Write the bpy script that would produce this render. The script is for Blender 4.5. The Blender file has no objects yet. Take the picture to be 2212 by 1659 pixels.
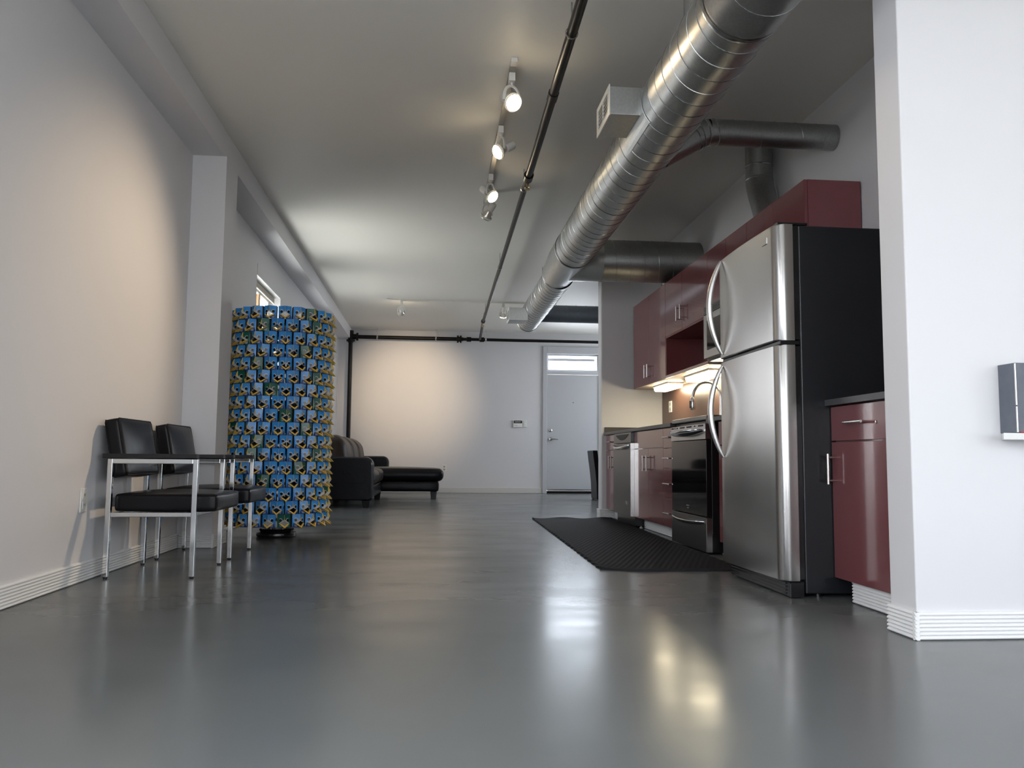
import bpy, math, random
from mathutils import Vector, Matrix
random.seed(7)
PI = math.pi
S = bpy.context.scene
COL = S.collection

# ------------------------------------------------------------------ camera
def rad(a): return math.radians(a)
CAM_H = 0.61
p_, y_, r_ = rad(5.1123), rad(5.3680), rad(0.4994)
fwd = Vector((math.sin(y_)*math.cos(p_), math.cos(y_)*math.cos(p_), math.sin(p_)))
rgt = Vector((math.cos(y_), -math.sin(y_), 0))
upv = rgt.cross(fwd)
rgt2 = rgt*math.cos(r_) + upv*math.sin(r_)
upv2 = -rgt*math.sin(r_) + upv*math.cos(r_)
cam = bpy.data.cameras.new('camera')
cam.sensor_fit = 'HORIZONTAL'; cam.sensor_width = 36.0
cam.lens = 36.0*1800/2212
cam.clip_start = 0.02; cam.clip_end = 200
camo = bpy.data.objects.new('camera', cam)
M = Matrix((rgt2, upv2, -fwd)).transposed().to_4x4()
M.translation = (0, 0, CAM_H)
camo.matrix_world = M
COL.objects.link(camo)
S.camera = camo

# ------------------------------------------------------------------ view, world, daylight
S.view_settings.view_transform = 'Standard'
S.view_settings.look = 'None'
S.view_settings.gamma = 1.0
S.view_settings.use_curve_mapping = False
S.view_settings.exposure = 0.64
S.cycles.max_bounces = 10
S.cycles.diffuse_bounces = 6
S.cycles.glossy_bounces = 5
S.cycles.transparent_max_bounces = 12
S.cycles.sample_clamp_indirect = 6.0
S.cycles.caustics_reflective = False
S.cycles.caustics_refractive = False

W = bpy.data.worlds.new('sky'); S.world = W
W.use_nodes = True
wn = W.node_tree.nodes; wl = W.node_tree.links
bg = wn['Background']
tc = wn.new('ShaderNodeTexCoord'); sep = wn.new('ShaderNodeSeparateXYZ')
rmp = wn.new('ShaderNodeValToRGB')
wl.new(tc.outputs['Generated'], sep.inputs[0]); wl.new(sep.outputs['Z'], rmp.inputs[0])
rmp.color_ramp.elements[0].position = 0.0; rmp.color_ramp.elements[0].color = (0.95, 0.97, 1.0, 1)
rmp.color_ramp.elements[1].position = 0.8; rmp.color_ramp.elements[1].color = (0.72, 0.84, 1.0, 1)
wl.new(rmp.outputs[0], bg.inputs[0])
bg.inputs[1].default_value = 3.5

def area(name, loc, size, rot, watts, color):
    l = bpy.data.lights.new(name, 'AREA'); l.shape = 'RECTANGLE'
    l.size, l.size_y = size; l.energy = watts; l.color = color
    o = bpy.data.objects.new(name, l); o.location = loc; o.rotation_euler = rot
    COL.objects.link(o); return o
# sky light is guided through each group of windows (sampling portals, they emit nothing themselves)
def portal(name, loc, size, rot):
    o = area(name, loc, size, rot, 1, (1, 1, 1)); o.data.cycles.is_portal = True
portal('sky_rear_windows', (1.25, -1.55, 1.4), (5.4, 2.3), (rad(90), 0, 0))
portal('sky_near_left_windows', (-1.95, -0.25, 1.35), (2.3, 2.0), (0, rad(-90), 0))
portal('sky_near_right_windows', (4.8, -0.25, 1.4), (2.3, 2.0), (0, rad(90), 0))
portal('sky_far_right_windows', (4.8, 13.25, 1.8), (1.5, 2.2), (0, rad(90), 0))
portal('sky_left_window', (-1.95, 8.565, 1.64), (1.45, 1.3), (0, rad(-90), 0))
portal('sky_left_window', (-1.95, 10.965, 1.64), (1.45, 1.3), (0, rad(-90), 0))
portal('sky_transom', (2.49, 15.1, 2.34), (1.0, 0.4), (rad(-90), 0, 0))
# area lamps added as daylight: fill at the near left windows, and light thrown up through the two side windows
area('fill_near_left', (-2.05, -0.25, 1.55), (2.0, 1.8), (0, rad(-72), 0), 105, (0.92, 0.95, 1.0))  # fill lamp added to brighten the kitchen fronts and wall end
area('daylight_side_window', (-2.6, 8.55, 0.75), (1.6, 1.3), (0, rad(-128), 0), 60, (0.96, 0.98, 0.92))
area('daylight_side_window', (-2.6, 11.0, 0.75), (1.6, 1.3), (0, rad(-128), 0), 36, (0.96, 0.98, 0.92))
area('fill_far_right', (5.0, 13.25, 1.8), (1.5, 2.1), (0, rad(90), 0), 40, (0.80, 0.88, 1.0))  # fill lamp added to brighten the door and far wall
area('daylight_transom', (2.5, 15.35, 2.5), (1.2, 0.8), (rad(-97), 0, 0), 55, (0.80, 0.88, 1.0))
sl = bpy.data.lights.new('sun', 'SUN'); sl.energy = 9.0; sl.angle = rad(0.6); sl.color = (1.0, 0.97, 0.94)
so = bpy.data.objects.new('sun', sl); so.rotation_euler = Vector((-math.cos(rad(52)), -0.03, -math.sin(rad(52)))).to_track_quat('-Z', 'Y').to_euler(); COL.objects.link(so)

# ------------------------------------------------------------------ materials
def mat(name, col, rough=0.5, metal=0.0, spec=0.5, coat=0.0, coat_rough=0.05, emit=None, es=0.0, var=None, bump=None, rvar=None, aniso=None):
    m = bpy.data.materials.new(name); m.use_nodes = True
    nt = m.node_tree; b = nt.nodes['Principled BSDF']
    b.inputs['Base Color'].default_value = (*col, 1)
    b.inputs['Roughness'].default_value = rough
    b.inputs['Metallic'].default_value = metal
    b.inputs['Specular IOR Level'].default_value = spec
    b.inputs['Coat Weight'].default_value = coat
    b.inputs['Coat Roughness'].default_value = coat_rough
    if emit:
        b.inputs['Emission Color'].default_value = (*emit, 1); b.inputs['Emission Strength'].default_value = es
    L = nt.links
    def coords(scale):
        t = nt.nodes.new('ShaderNodeTexCoord'); mp = nt.nodes.new('ShaderNodeMapping')
        mp.inputs['Scale'].default_value = scale if hasattr(scale, '__len__') else (scale,)*3
        L.new(t.outputs['Object'], mp.inputs[0]); return mp
    def noise(scale, detail=3):
        n = nt.nodes.new('ShaderNodeTexNoise'); n.inputs['Scale'].default_value = 1; n.inputs['Detail'].default_value = detail
        L.new(coords(scale).outputs[0], n.inputs['Vector']); return n
    if var:                       # (second colour, scale, lo, hi)
        c2, sc, lo, hi = var
        n = noise(sc); r = nt.nodes.new('ShaderNodeValToRGB')
        r.color_ramp.elements[0].position = lo; r.color_ramp.elements[0].color = (*col, 1)
        r.color_ramp.elements[1].position = hi; r.color_ramp.elements[1].color = (*c2, 1)
        L.new(n.outputs[0], r.inputs[0]); L.new(r.outputs[0], b.inputs['Base Color'])
    if rvar:                      # (scale, lo rough, hi rough)
        sc, a, c = rvar
        n = noise(sc); mr = nt.nodes.new('ShaderNodeMapRange')
        mr.inputs['From Min'].default_value = 0.3; mr.inputs['From Max'].default_value = 0.7
        mr.inputs['To Min'].default_value = a; mr.inputs['To Max'].default_value = c
        L.new(n.outputs[0], mr.inputs['Value']); L.new(mr.outputs[0], b.inputs['Roughness'])
    if bump:                      # (scale, strength, distance)
        sc, st, di = bump
        n = noise(sc); bp = nt.nodes.new('ShaderNodeBump')
        bp.inputs['Strength'].default_value = st; bp.inputs['Distance'].default_value = di
        L.new(n.outputs[0], bp.inputs['Height']); L.new(bp.outputs[0], b.inputs['Normal'])
        if coat: L.new(bp.outputs[0], b.inputs['Coat Normal'])
    if aniso:
        b.inputs['Anisotropic'].default_value = aniso
    return m

MT = {}
MT['wall'] = mat('wall_paint', (0.675, 0.672, 0.69), 0.55, spec=0.3, bump=(60, 0.08, 0.002))
MT['ceiling'] = mat('ceiling_paint', (0.82, 0.80, 0.75), 0.5, spec=0.35, bump=(50, 0.06, 0.002))
MT['trimw'] = mat('white_trim_paint', (0.80, 0.80, 0.80), 0.4, spec=0.4)
MT['backbase'] = mat('grey_trim_paint', (0.60, 0.59, 0.57), 0.45)
MT['doorp'] = mat('grey_door_paint', (0.47, 0.48, 0.50), 0.45, spec=0.4)
MT['framep'] = mat('door_frame_paint', (0.50, 0.51, 0.53), 0.4, spec=0.4)
MT['floor'] = mat('grey_epoxy_floor', (0.135, 0.143, 0.144), 0.18, spec=0.22, var=((0.155, 0.160, 0.158), (1.1, 0.8, 1), 0.35, 0.7),
                  rvar=((1.6, 3.0, 1), 0.17, 0.27), bump=((5, 9, 1), 0.10, 0.004))
MT['red'] = mat('dark_red_lacquer', (0.175, 0.047, 0.053), 0.16, spec=0.5, coat=0.5, bump=(3, 0.02, 0.004))
MT['redin'] = mat('dark_red_interior', (0.17, 0.045, 0.047), 0.3)
MT['uunder'] = mat('cabinet_underside_laminate', (0.50, 0.42, 0.34), 0.5)
MT['counter'] = mat('black_laminate_counter', (0.018, 0.018, 0.020), 0.28, var=((0.05, 0.05, 0.052), 320, 0.55, 0.75))
MT['countedge'] = mat('dark_grey_counter_edge', (0.055, 0.055, 0.06), 0.4)
MT['splash'] = mat('copper_tan_backsplash', (0.075, 0.036, 0.024), 0.34, spec=0.5, bump=(8, 0.03, 0.004))
MT['steel'] = mat('brushed_stainless', (0.52, 0.51, 0.50), 0.27, metal=1.0)
MT['steeldk'] = mat('dark_stainless', (0.20, 0.195, 0.19), 0.30, metal=1.0)
MT['chrome'] = mat('polished_chrome', (0.70, 0.71, 0.72), 0.10, metal=1.0)
MT['satin'] = mat('satin_steel', (0.66, 0.65, 0.64), 0.24, metal=1.0)
MT['pull'] = mat('pale_satin_handle', (0.74, 0.73, 0.72), 0.36, metal=1.0)
MT['tube'] = mat('chair_chrome_tube', (0.66, 0.68, 0.69), 0.09, metal=1.0)
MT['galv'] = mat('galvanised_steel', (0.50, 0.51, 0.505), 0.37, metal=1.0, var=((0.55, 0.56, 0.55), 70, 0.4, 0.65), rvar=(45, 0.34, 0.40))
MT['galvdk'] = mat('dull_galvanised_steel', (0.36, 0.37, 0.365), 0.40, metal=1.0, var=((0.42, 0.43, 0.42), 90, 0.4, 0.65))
MT['galvfar'] = mat('far_duct_glare_tint', (0.21, 0.24, 0.29), 0.42, metal=0.6)  # far duct darkened, bluish glare put into its colour
MT['seam'] = mat('duct_seam', (0.50, 0.51, 0.51), 0.26, metal=1.0)
MT['blackm'] = mat('black_gloss_plastic', (0.010, 0.010, 0.011), 0.22)
MT['blacktx'] = mat('black_textured_enamel', (0.012, 0.013, 0.016), 0.33, spec=0.5, bump=(420, 0.35, 0.001))
MT['blackgl'] = mat('black_oven_glass', (0.008, 0.008, 0.009), 0.05, spec=0.6)
MT['leather'] = mat('black_vinyl', (0.007, 0.007, 0.0085), 0.30, spec=0.17, bump=(14, 0.12, 0.006))
MT['leather2'] = mat('black_leather', (0.0065, 0.0068, 0.009), 0.33, spec=0.16, bump=(10, 0.25, 0.012))
MT['leatherb'] = mat('brown_leather_spot_warmth', (0.026, 0.018, 0.0145), 0.42, spec=0.2, bump=(9, 0.3, 0.012))
MT['armpad'] = mat('black_armrest_plastic', (0.008, 0.008, 0.010), 0.45, spec=0.35)
MT['pipe'] = mat('black_iron_pipe', (0.006, 0.0055, 0.0055), 0.36, spec=0.2, var=((0.014, 0.010, 0.008), 9, 0.4, 0.7))
MT['brass'] = mat('brass_fitting', (0.55, 0.42, 0.25), 0.3, metal=1.0)
MT['lampw'] = mat('white_lamp_enamel', (0.78, 0.76, 0.71), 0.4)
MT['tracks'] = mat('track_metal', (0.35, 0.33, 0.30), 0.4, metal=0.6)
MT['bulb'] = mat('lit_bulb_face', (1, 0.9, 0.75), 0.4, emit=(1.0, 0.80, 0.52), es=26)
MT['bulbside'] = mat('bulb_reflector', (0.75, 0.70, 0.62), 0.25, metal=0.5)
MT['fluo'] = mat('lit_fluorescent_diffuser', (1, 0.97, 0.88), 0.4, emit=(1.0, 0.86, 0.58), es=22)
MT['rubber'] = mat('black_rubber_mat', (0.016, 0.016, 0.019), 0.68, spec=0.16)
MT['plastw'] = mat('white_plastic', (0.74, 0.73, 0.70), 0.4)
MT['plastg'] = mat('grey_plastic', (0.35, 0.35, 0.35), 0.45)
MT['dark'] = mat('dark_gap', (0.01, 0.01, 0.01), 0.6)
MT['slate'] = mat('slate_grey_cloth_board', (0.105, 0.118, 0.145), 0.55, var=((0.12, 0.135, 0.16), 30, 0.4, 0.7))
MT['redstrip'] = mat('red_card', (0.40, 0.03, 0.035), 0.5)
MT['shelf'] = mat('white_shelf_laminate', (0.70, 0.70, 0.69), 0.45)
MT['wood'] = mat('tan_window_wood', (0.50, 0.30, 0.15), 0.5)
MT['blind'] = mat('beige_roller_blind', (0.42, 0.38, 0.31), 0.7)
MT['ground'] = mat('outside_paving', (0.42, 0.41, 0.38), 0.8)
MT['c_blue'] = mat('carton_blue_print', (0.048, 0.325, 0.780), 0.26, spec=0.5, var=((0.036, 0.255, 0.680), 22, 0.4, 0.65))
MT['c_green'] = mat('carton_green_print', (0.006, 0.110, 0.080), 0.28, spec=0.5)
MT['c_yel'] = mat('carton_yellow_print', (0.80, 0.52, 0.085), 0.4)
MT['c_wht'] = mat('carton_white_paper', (0.60, 0.58, 0.54), 0.6)
MT['c_blk'] = mat('carton_dark_print', (0.010, 0.009, 0.010), 0.22)
MT['c_brn'] = mat('carton_inner_board', (0.055, 0.042, 0.026), 0.7)
MT['c_gry'] = mat('carton_grey_fold', (0.30, 0.32, 0.38), 0.4)
MT['c_dkb'] = mat('carton_dark_blue', (0.010, 0.050, 0.220), 0.4)

gm = bpy.data.materials.new('window_glass'); gm.use_nodes = True
nt = gm.node_tree; nt.nodes.clear()
o_ = nt.nodes.new('ShaderNodeOutputMaterial'); mx = nt.nodes.new('ShaderNodeMixShader')
tr = nt.nodes.new('ShaderNodeBsdfTransparent'); gl = nt.nodes.new('ShaderNodeBsdfGlossy')
gl.inputs['Roughness'].default_value = 0.02; mx.inputs[0].default_value = 0.06
nt.links.new(tr.outputs[0], mx.inputs[1]); nt.links.new(gl.outputs[0], mx.inputs[2]); nt.links.new(mx.outputs[0], o_.inputs[0])
MT['glass'] = gm

# ------------------------------------------------------------------ mesh helpers
WLOC = {}
class MB:
    def __init__(s): s.v = []; s.f = []; s.m = []; s.sm = []
    def add(s, vs, fs, mi=0, smooth=False):
        o = len(s.v); s.v += [tuple(v) for v in vs]
        for f in fs:
            s.f.append([i+o for i in f]); s.m.append(mi); s.sm.append(smooth)
        return s
    def box(s, x0, x1, y0, y1, z0, z1, mi=0):
        vs = [(x0,y0,z0),(x1,y0,z0),(x1,y1,z0),(x0,y1,z0),(x0,y0,z1),(x1,y0,z1),(x1,y1,z1),(x0,y1,z1)]
        return s.add(vs, [(0,3,2,1),(4,5,6,7),(0,1,5,4),(1,2,6,5),(2,3,7,6),(3,0,4,7)], mi)
    def prism(s, poly, axis, a, b, mi=0, smooth=False):
        """extrude a 2-D polygon along axis ('x': poly=(y,z), 'y': (x,z), 'z': (x,y))"""
        def P(q, t):
            return {'x': (t, q[0], q[1]), 'y': (q[0], t, q[1]), 'z': (q[0], q[1], t)}[axis]
        n = len(poly)
        vs = [P(q, a) for q in poly] + [P(q, b) for q in poly]
        s.add(vs, [(i, (i+1) % n, n+(i+1) % n, n+i) for i in range(n)], mi, smooth)
        s.add([P(q, a) for q in poly], [tuple(range(n))][::1], mi); s.add([P(q, b) for q in poly], [tuple(range(n))], mi)
        return s
    def tube(s, pts, r, n=12, mi=0, caps=True, smooth=True, closed=False, sx=1.0):
        pts = [Vector(p) for p in pts]; rs = r if hasattr(r, '__len__') else [r]*len(pts)
        N = None; rings = []
        for i, p in enumerate(pts):
            if closed: t = (pts[(i+1) % len(pts)]-pts[i-1]).normalized()
            else:
                a = pts[max(0, i-1)]; b = pts[min(len(pts)-1, i+1)]; t = (b-a).normalized()
            if N is None:
                N = t.orthogonal().normalized()
            N = (N - t*N.dot(t)).normalized(); B = t.cross(N)
            rings.append([p + (N*math.cos(2*PI*k/n)*sx + B*math.sin(2*PI*k/n))*rs[i] for k in range(n)])
        vs = [v for rg in rings for v in rg]; fs = []
        m = len(rings)
        for i in range(m if closed else m-1):
            j = (i+1) % m
            for k in range(n):
                fs.append((i*n+k, i*n+(k+1) % n, j*n+(k+1) % n, j*n+k))
        s.add(vs, fs, mi, smooth)
        if caps and not closed:
            s.add(rings[0], [tuple(range(n))[::-1]], mi); s.add(rings[-1], [tuple(range(n))], mi)
        return s
    def lathe(s, prof, c, ax=(0,0,1), n=32, mi=0, smooth=True, caps=True):
        """prof = [(radius, distance along ax)]"""
        ax = Vector(ax).normalized(); N = ax.orthogonal().normalized(); B = ax.cross(N); c = Vector(c)
        rings = [[c + ax*h + (N*math.cos(2*PI*k/n)+B*math.sin(2*PI*k/n))*r for k in range(n)] for r, h in prof]
        vs = [v for rg in rings for v in rg]
        fs = [(i*n+k, i*n+(k+1) % n, (i+1)*n+(k+1) % n, (i+1)*n+k) for i in range(len(prof)-1) for k in range(n)]
        s.add(vs, fs, mi, smooth)
        if caps:
            if prof[0][0] > 1e-6: s.add(rings[0], [tuple(range(n))[::-1]], mi)
            if prof[-1][0] > 1e-6: s.add(rings[-1], [tuple(range(n))], mi)
        return s
    def cushion(s, x0, x1, y0, y1, z0, z1, r=0.03, puff=(0,0,0), n=10, mi=0):
        c = Vector(((x0+x1)/2, (y0+y1)/2, (z0+z1)/2)); h = Vector(((x1-x0)/2, (y1-y0)/2, (z1-z0)/2))
        r = min(r, *h)
        def grid(m):                      # parameter values denser at the edges
            return [-math.cos(PI*i/m) for i in range(m+1)]
        g = grid(n)
        for ax in range(3):
            for sg in (-1, 1):
                vs = []; u, w = (ax+1) % 3, (ax+2) % 3
                for a in g:
                    for b in g:
                        q = Vector((0,0,0)); q[ax] = sg; q[u] = a; q[w] = b
                        p = Vector((q[0]*h[0], q[1]*h[1], q[2]*h[2]))
                        inn = Vector([max(-h[k]+r, min(h[k]-r, p[k])) for k in range(3)])
                        d = p-inn
                        if d.length > 1e-9: d = d.normalized()*r
                        p2 = inn+d
                        for k in range(3):
                            k1, k2 = (k+1) % 3, (k+2) % 3
                            p2[k] += puff[k]*(1-(p2[k1]/h[k1])**2)*(1-(p2[k2]/h[k2])**2)*(p2[k]/h[k])
                        vs.append(c+p2)
                m = n+1; fs = []
                for i in range(n):
                    for j in range(n):
                        f = (i*m+j, (i+1)*m+j, (i+1)*m+j+1, i*m+j+1)
                        fs.append(f if sg > 0 else f[::-1])
                s.add(vs, fs, mi, True)
        return s
    def build(s, name, mats, parent=None, bevel=0, seg=2, merge=False, kind=None, fix=True, angle=35):
        me = bpy.data.meshes.new(name)
        off = WLOC.get(parent.name, (0,0,0)) if parent else (0,0,0)
        me.from_pydata([(v[0]-off[0], v[1]-off[1], v[2]-off[2]) for v in s.v], [], s.f)
        if not isinstance(mats, (list, tuple)): mats = [mats]
        for m in mats: me.materials.append(MT[m] if isinstance(m, str) else m)
        me.polygons.foreach_set('material_index', s.m)
        me.polygons.foreach_set('use_smooth', s.sm)
        if fix:
            import bmesh
            bm = bmesh.new(); bm.from_mesh(me)
            bmesh.ops.remove_doubles(bm, verts=bm.verts, dist=1e-5)
            bmesh.ops.recalc_face_normals(bm, faces=bm.faces)
            bm.to_mesh(me); bm.free()
        if any(s.sm): me.set_sharp_from_angle(angle=rad(angle))
        me.update()
        o = bpy.data.objects.new(name, me); COL.objects.link(o)
        if parent:
            o.parent = parent; WLOC[o.name] = off
        if bevel:
            md = o.modifiers.new('bevel', 'BEVEL'); md.width = bevel; md.segments = seg; md.limit_method = 'ANGLE'; md.angle_limit = rad(40)
            for p in me.polygons: p.use_smooth = True
            md.harden_normals = True
        if kind: o['kind'] = kind
        return o

def bx(*a, mi=0): return MB().box(*a, mi=mi)
def tag(o, label, cat, group=None, kind=None):
    o['label'] = label; o['category'] = cat
    if group: o['group'] = group
    if kind: o['kind'] = kind
    return o
def thing(name, loc, label, cat, group=None, kind=None):
    o = bpy.data.objects.new(name, None); o.empty_display_size = 0.1
    o.location = loc; COL.objects.link(o); WLOC[o.name] = tuple(loc)
    return tag(o, label, cat, group, kind)
def kids(o): return [c for c in bpy.data.objects if c.parent == o]
def dup(root, dloc, label, rename=None):
    r = root.copy(); r.location = Vector(root.location)+Vector(dloc); COL.objects.link(r)
    r['label'] = label; WLOC[r.name] = tuple(r.location)
    for ch in kids(root):
        c = ch.copy(); COL.objects.link(c); c.parent = r
        for g in kids(ch):
            d = g.copy(); COL.objects.link(d); d.parent = c
    return r

def arc(c, r, a0, a1, n, plane='xz'):
    out = []
    for i in range(n+1):
        a = a0+(a1-a0)*i/n
        d = (r*math.cos(a), r*math.sin(a))
        out.append({'xz': (c[0]+d[0], c[1], c[2]+d[1]), 'xy': (c[0]+d[0], c[1]+d[1], c[2]), 'yz': (c[0], c[1]+d[0], c[2]+d[1])}[plane])
    return out

# ------------------------------------------------------------------ the room shell
CZ = 2.865
XL = -1.683
XR = 4.6
YF = -1.3
YB = 14.79
tag(bx(XL-0.25, XR+0.2, YF-0.25, YB+0.25, -0.12, 0).build('floor', 'floor'), 'glossy grey epoxy concrete floor running through the whole loft', 'floor', kind='structure')
tag(bx(XL-0.25, XR+0.2, YF-0.25, YB+0.25, CZ, CZ+0.15).build('ceiling', 'ceiling'), 'smooth grey painted ceiling with ducts and pipes hung under it', 'ceiling', kind='structure')

def wall_with_holes(name, axis, pos, thick, a0, a1, z0, z1, holes, m='wall'):
    """axis 'x': wall plane x=pos..pos+thick spanning y a0..a1; 'y': plane y=pos.. spanning x"""
    mb = MB()
    ac = sorted({a0, a1, *[h[0] for h in holes], *[h[1] for h in holes]})
    zc = sorted({z0, z1, *[h[2] for h in holes], *[h[3] for h in holes]})
    for i in range(len(ac)-1):
        for j in range(len(zc)-1):
            ca, cz = (ac[i]+ac[i+1])/2, (zc[j]+zc[j+1])/2
            if any(h[0] < ca < h[1] and h[2] < cz < h[3] for h in holes): continue
            if axis == 'x': mb.box(pos, pos+thick, ac[i], ac[i+1], zc[j], zc[j+1])
            else: mb.box(ac[i], ac[i+1], pos, pos+thick, zc[j], zc[j+1])
    # drop the inner faces shared by two cells
    seen = {}
    for k, f in enumerate(mb.f):
        key = tuple(sorted(tuple(round(c, 4) for c in mb.v[i]) for i in f)); seen.setdefault(key, []).append(k)
    dead = {k for ks in seen.values() if len(ks) > 1 for k in ks}
    mb.f = [f for k, f in enumerate(mb.f) if k not in dead]; mb.m = [0]*len(mb.f); mb.sm = [False]*len(mb.f)
    return mb.build(name, m)

LW = [(-1.2, -0.30, 0.25, 2.45), (-0.20, 0.70, 0.25, 2.45)]  # near left windows added behind the camera to light the kitchen side
WIN = [(7.95, 9.18, 0.95, 2.33), (10.35, 11.58, 0.95, 2.33)]
tag(wall_with_holes('wall_left', 'x', XL-0.2, 0.2, YF, YB, 0, CZ, WIN+LW), 'long grey painted left wall behind the black chairs', 'wall', kind='structure')
tag(wall_with_holes('wall_back', 'y', YB, 0.2, XL-0.2, XR+0.15, 0, CZ, [(1.99, 3.0, 0, 2.60)]), 'grey far wall with the entrance door and a warm pool of light', 'wall', kind='structure')
tag(bx(2.415, 2.56, 2.957, 8.745, 0, CZ).build('wall_kitchen', 'wall'), 'grey wall behind the red kitchen cabinets and the refrigerator', 'wall', kind='structure')
tag(bx(1.745, 2.414, 8.60, 8.745, 0, CZ).build('wall_partition', 'wall', bevel=0.018, seg=3), 'short grey wing wall closing the far end of the kitchen', 'wall', kind='structure')
tag(bx(1.672, XR, 2.79, 2.956, 0, CZ).build('wall_right', 'wall', bevel=0.006, seg=2), 'bright pale wall end on the right holding the white shelf', 'wall', kind='structure')
SW = [(-1.2, -0.30, 0.30, 2.5), (-0.20, 0.70, 0.30, 2.5), (12.2, 14.3, 1.1, 2.5)]  # unseen windows added to bring in more daylight
tag(wall_with_holes('wall_side', 'x', XR, 0.15, YF, YB, 0, CZ, SW), 'grey side wall beyond the kitchen, out of view', 'wall', kind='structure')
RW = [(-1.35, 0.30, 0.30, 2.5), (0.42, 2.07, 0.30, 2.5), (2.19, 3.84, 0.30, 2.5)]
tag(wall_with_holes('wall_front', 'y', YF-0.2, 0.2, XL-0.2, XR+0.15, 0, CZ, RW), 'window wall behind the camera', 'wall', kind='structure')
tag(bx(XL, -1.47, YF, YB-0.001, 2.68, CZ-0.001).build('trim_1', 'wall'), 'grey boxed beam running along the top of the left wall', 'beam', kind='structure')
tag(bx(XL, -1.455, 5.777, 6.10, 0, 2.6795).build('trim_2', 'wall'), 'grey square pier standing out from the left wall behind the chairs', 'pillar', kind='structure')

# fluted baseboards -------------------------------------------------
def flute(h=0.094, t=0.016, n=7):
    pr = [(0, 0)]
    fh = h/n
    for k in range(n):
        for q in range(5):
            a = q/4
            pr.append((t*(0.62+0.38*math.sin(PI*a)**0.7) if 0 < q < 4 else t*0.55, fh*(k+a)))
    pr.append((0, h)); return pr
def flute_run(mb, p0, p1, out, h=0.094, t=0.016, n=7, z=0.001):
    """extrude the fluted profile from p0 to p1 (x,y), out = unit normal (x,y)"""
    pr = flute(h, t, n); k = len(pr)
    vs = [(p[0]+out[0]*a, p[1]+out[1]*a, z+b) for p in (p0, p1) for a, b in pr]
    mb.add(vs, [(i, (i+1) % k, k+(i+1) % k, k+i) for i in range(k)])
    mb.add(vs[:k], [tuple(range(k))]); mb.add(vs[k:], [tuple(range(k))])
    return mb
mb = MB(); flute_run(mb, (XL, YF), (XL, 5.76), (1, 0))
tag(mb.build('baseboard_left', 'trimw'), 'white fluted baseboard along the left wall under the chairs', 'baseboard', kind='structure')
mb = MB(); flute_run(mb, (XL+0.017, 5.777), (-1.439, 5.777), (0, -1)); flute_run(mb, (-1.455, 5.761), (-1.455, 6.116), (1, 0))
tag(mb.build('baseboard_pillar', 'trimw'), 'white fluted baseboard wrapped round the foot of the pier', 'baseboard', kind='structure')
mb = MB(); flute_run(mb, (XL, 6.12), (XL, YB), (1, 0))
tag(mb.build('baseboard_far', 'trimw'), 'white baseboard on the left wall behind the carton column', 'baseboard', kind='structure')
mb = MB(); flute_run(mb, (1.656, 2.79), (XR, 2.79), (0, -1)); flute_run(mb, (1.672, 2.774), (1.672, 2.956), (-1, 0))
tag(mb.build('baseboard_right', 'trimw'), 'bright white fluted baseboard at the foot of the right wall', 'baseboard', kind='structure')
mb = MB(); flute_run(mb, (1.729, 8.60), (1.884, 8.60), (0, -1)); flute_run(mb, (1.745, 8.584), (1.745, 8.745), (-1, 0))
tag(mb.build('baseboard_partition', 'trimw'), 'white fluted baseboard at the end of the kitchen wing wall', 'baseboard', kind='structure')
tag(bx(XL+0.02, 1.935, YB-0.014, YB-0.0005, 0.001, 0.094).build('baseboard_back', 'backbase', bevel=0.003), 'plain grey baseboard along the far wall', 'baseboard', kind='structure')

# windows -----------------------------------------------------------
def side_window(n, h, label):
    y0, y1, z0, z1 = h
    w = thing('window_%d' % n, (XL-0.16, (y0+y1)/2, z0), label, 'window', kind='structure')
    XW = XL-0.17
    f = MB(); f.box(XW, XW+0.05, y0+.001, y0+0.06, z0, z1-.001).box(XW, XW+0.05, y1-0.06, y1-.001, z0, z1-.001).box(XW, XW+0.05, y0+.061, y1-.061, z1-0.06, z1-.001).box(XW, XW+0.05, y0+.061, y1-.061, z0, z0+0.06)
    f.build('window_frame', 'trimw', w)
    ym = y0+0.62*(y1-y0)
    bx(XW, XW+0.045, ym-0.06, ym+0.02, z0+0.061, z1-0.061).build('mullion', 'wood', w)
    bx(XW+0.02, XW+0.026, y0+.06, ym-.06, z0+.06, z1-.06).build('pane', 'glass', w)
    bx(XW+0.02, XW+0.026, ym+.02, y1-.06, z0+.06, z1-.06).build('pane', 'glass', w)
    b = bx(XL-0.066, XL-0.058, y0+.02, y1-.045, z1-0.066, z1-0.012).build('roller_blind', 'blind', w)
    MB().tube([(XL-0.086, y0+.02, z1-0.035), (XL-0.086, y1-.045, z1-0.035)], 0.019).build('roller', 'blind', b)
    bx(XL-0.068, XL-0.056, y0+.02, y1-.045, z1-0.076, z1-0.067).build('hem_bar', 'plastw', b)
    bx(XL-0.19, XL+0.015, y0+.001, y1-.001, z0-0.001, z0+0.02).build('window_sill', 'trimw', w)
    bx(XL+0.0003, XL+0.004, y0, y1, z1+0.001, z1+0.10).build('head_trim', 'wall', w)
    bx(XL-0.165, XL+0.0002, y0+.001, y1-.001, z1-0.0055, z1-.001).build('lit_head_reveal', 'trimw', w)  # white liner added; window light on the head reveal put into its colour
    bx(XL-0.165, XL+0.0002, y1-.006, y1-.001, z0+.021, z1-.006).build('jamb_liner', 'trimw', w)
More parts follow.
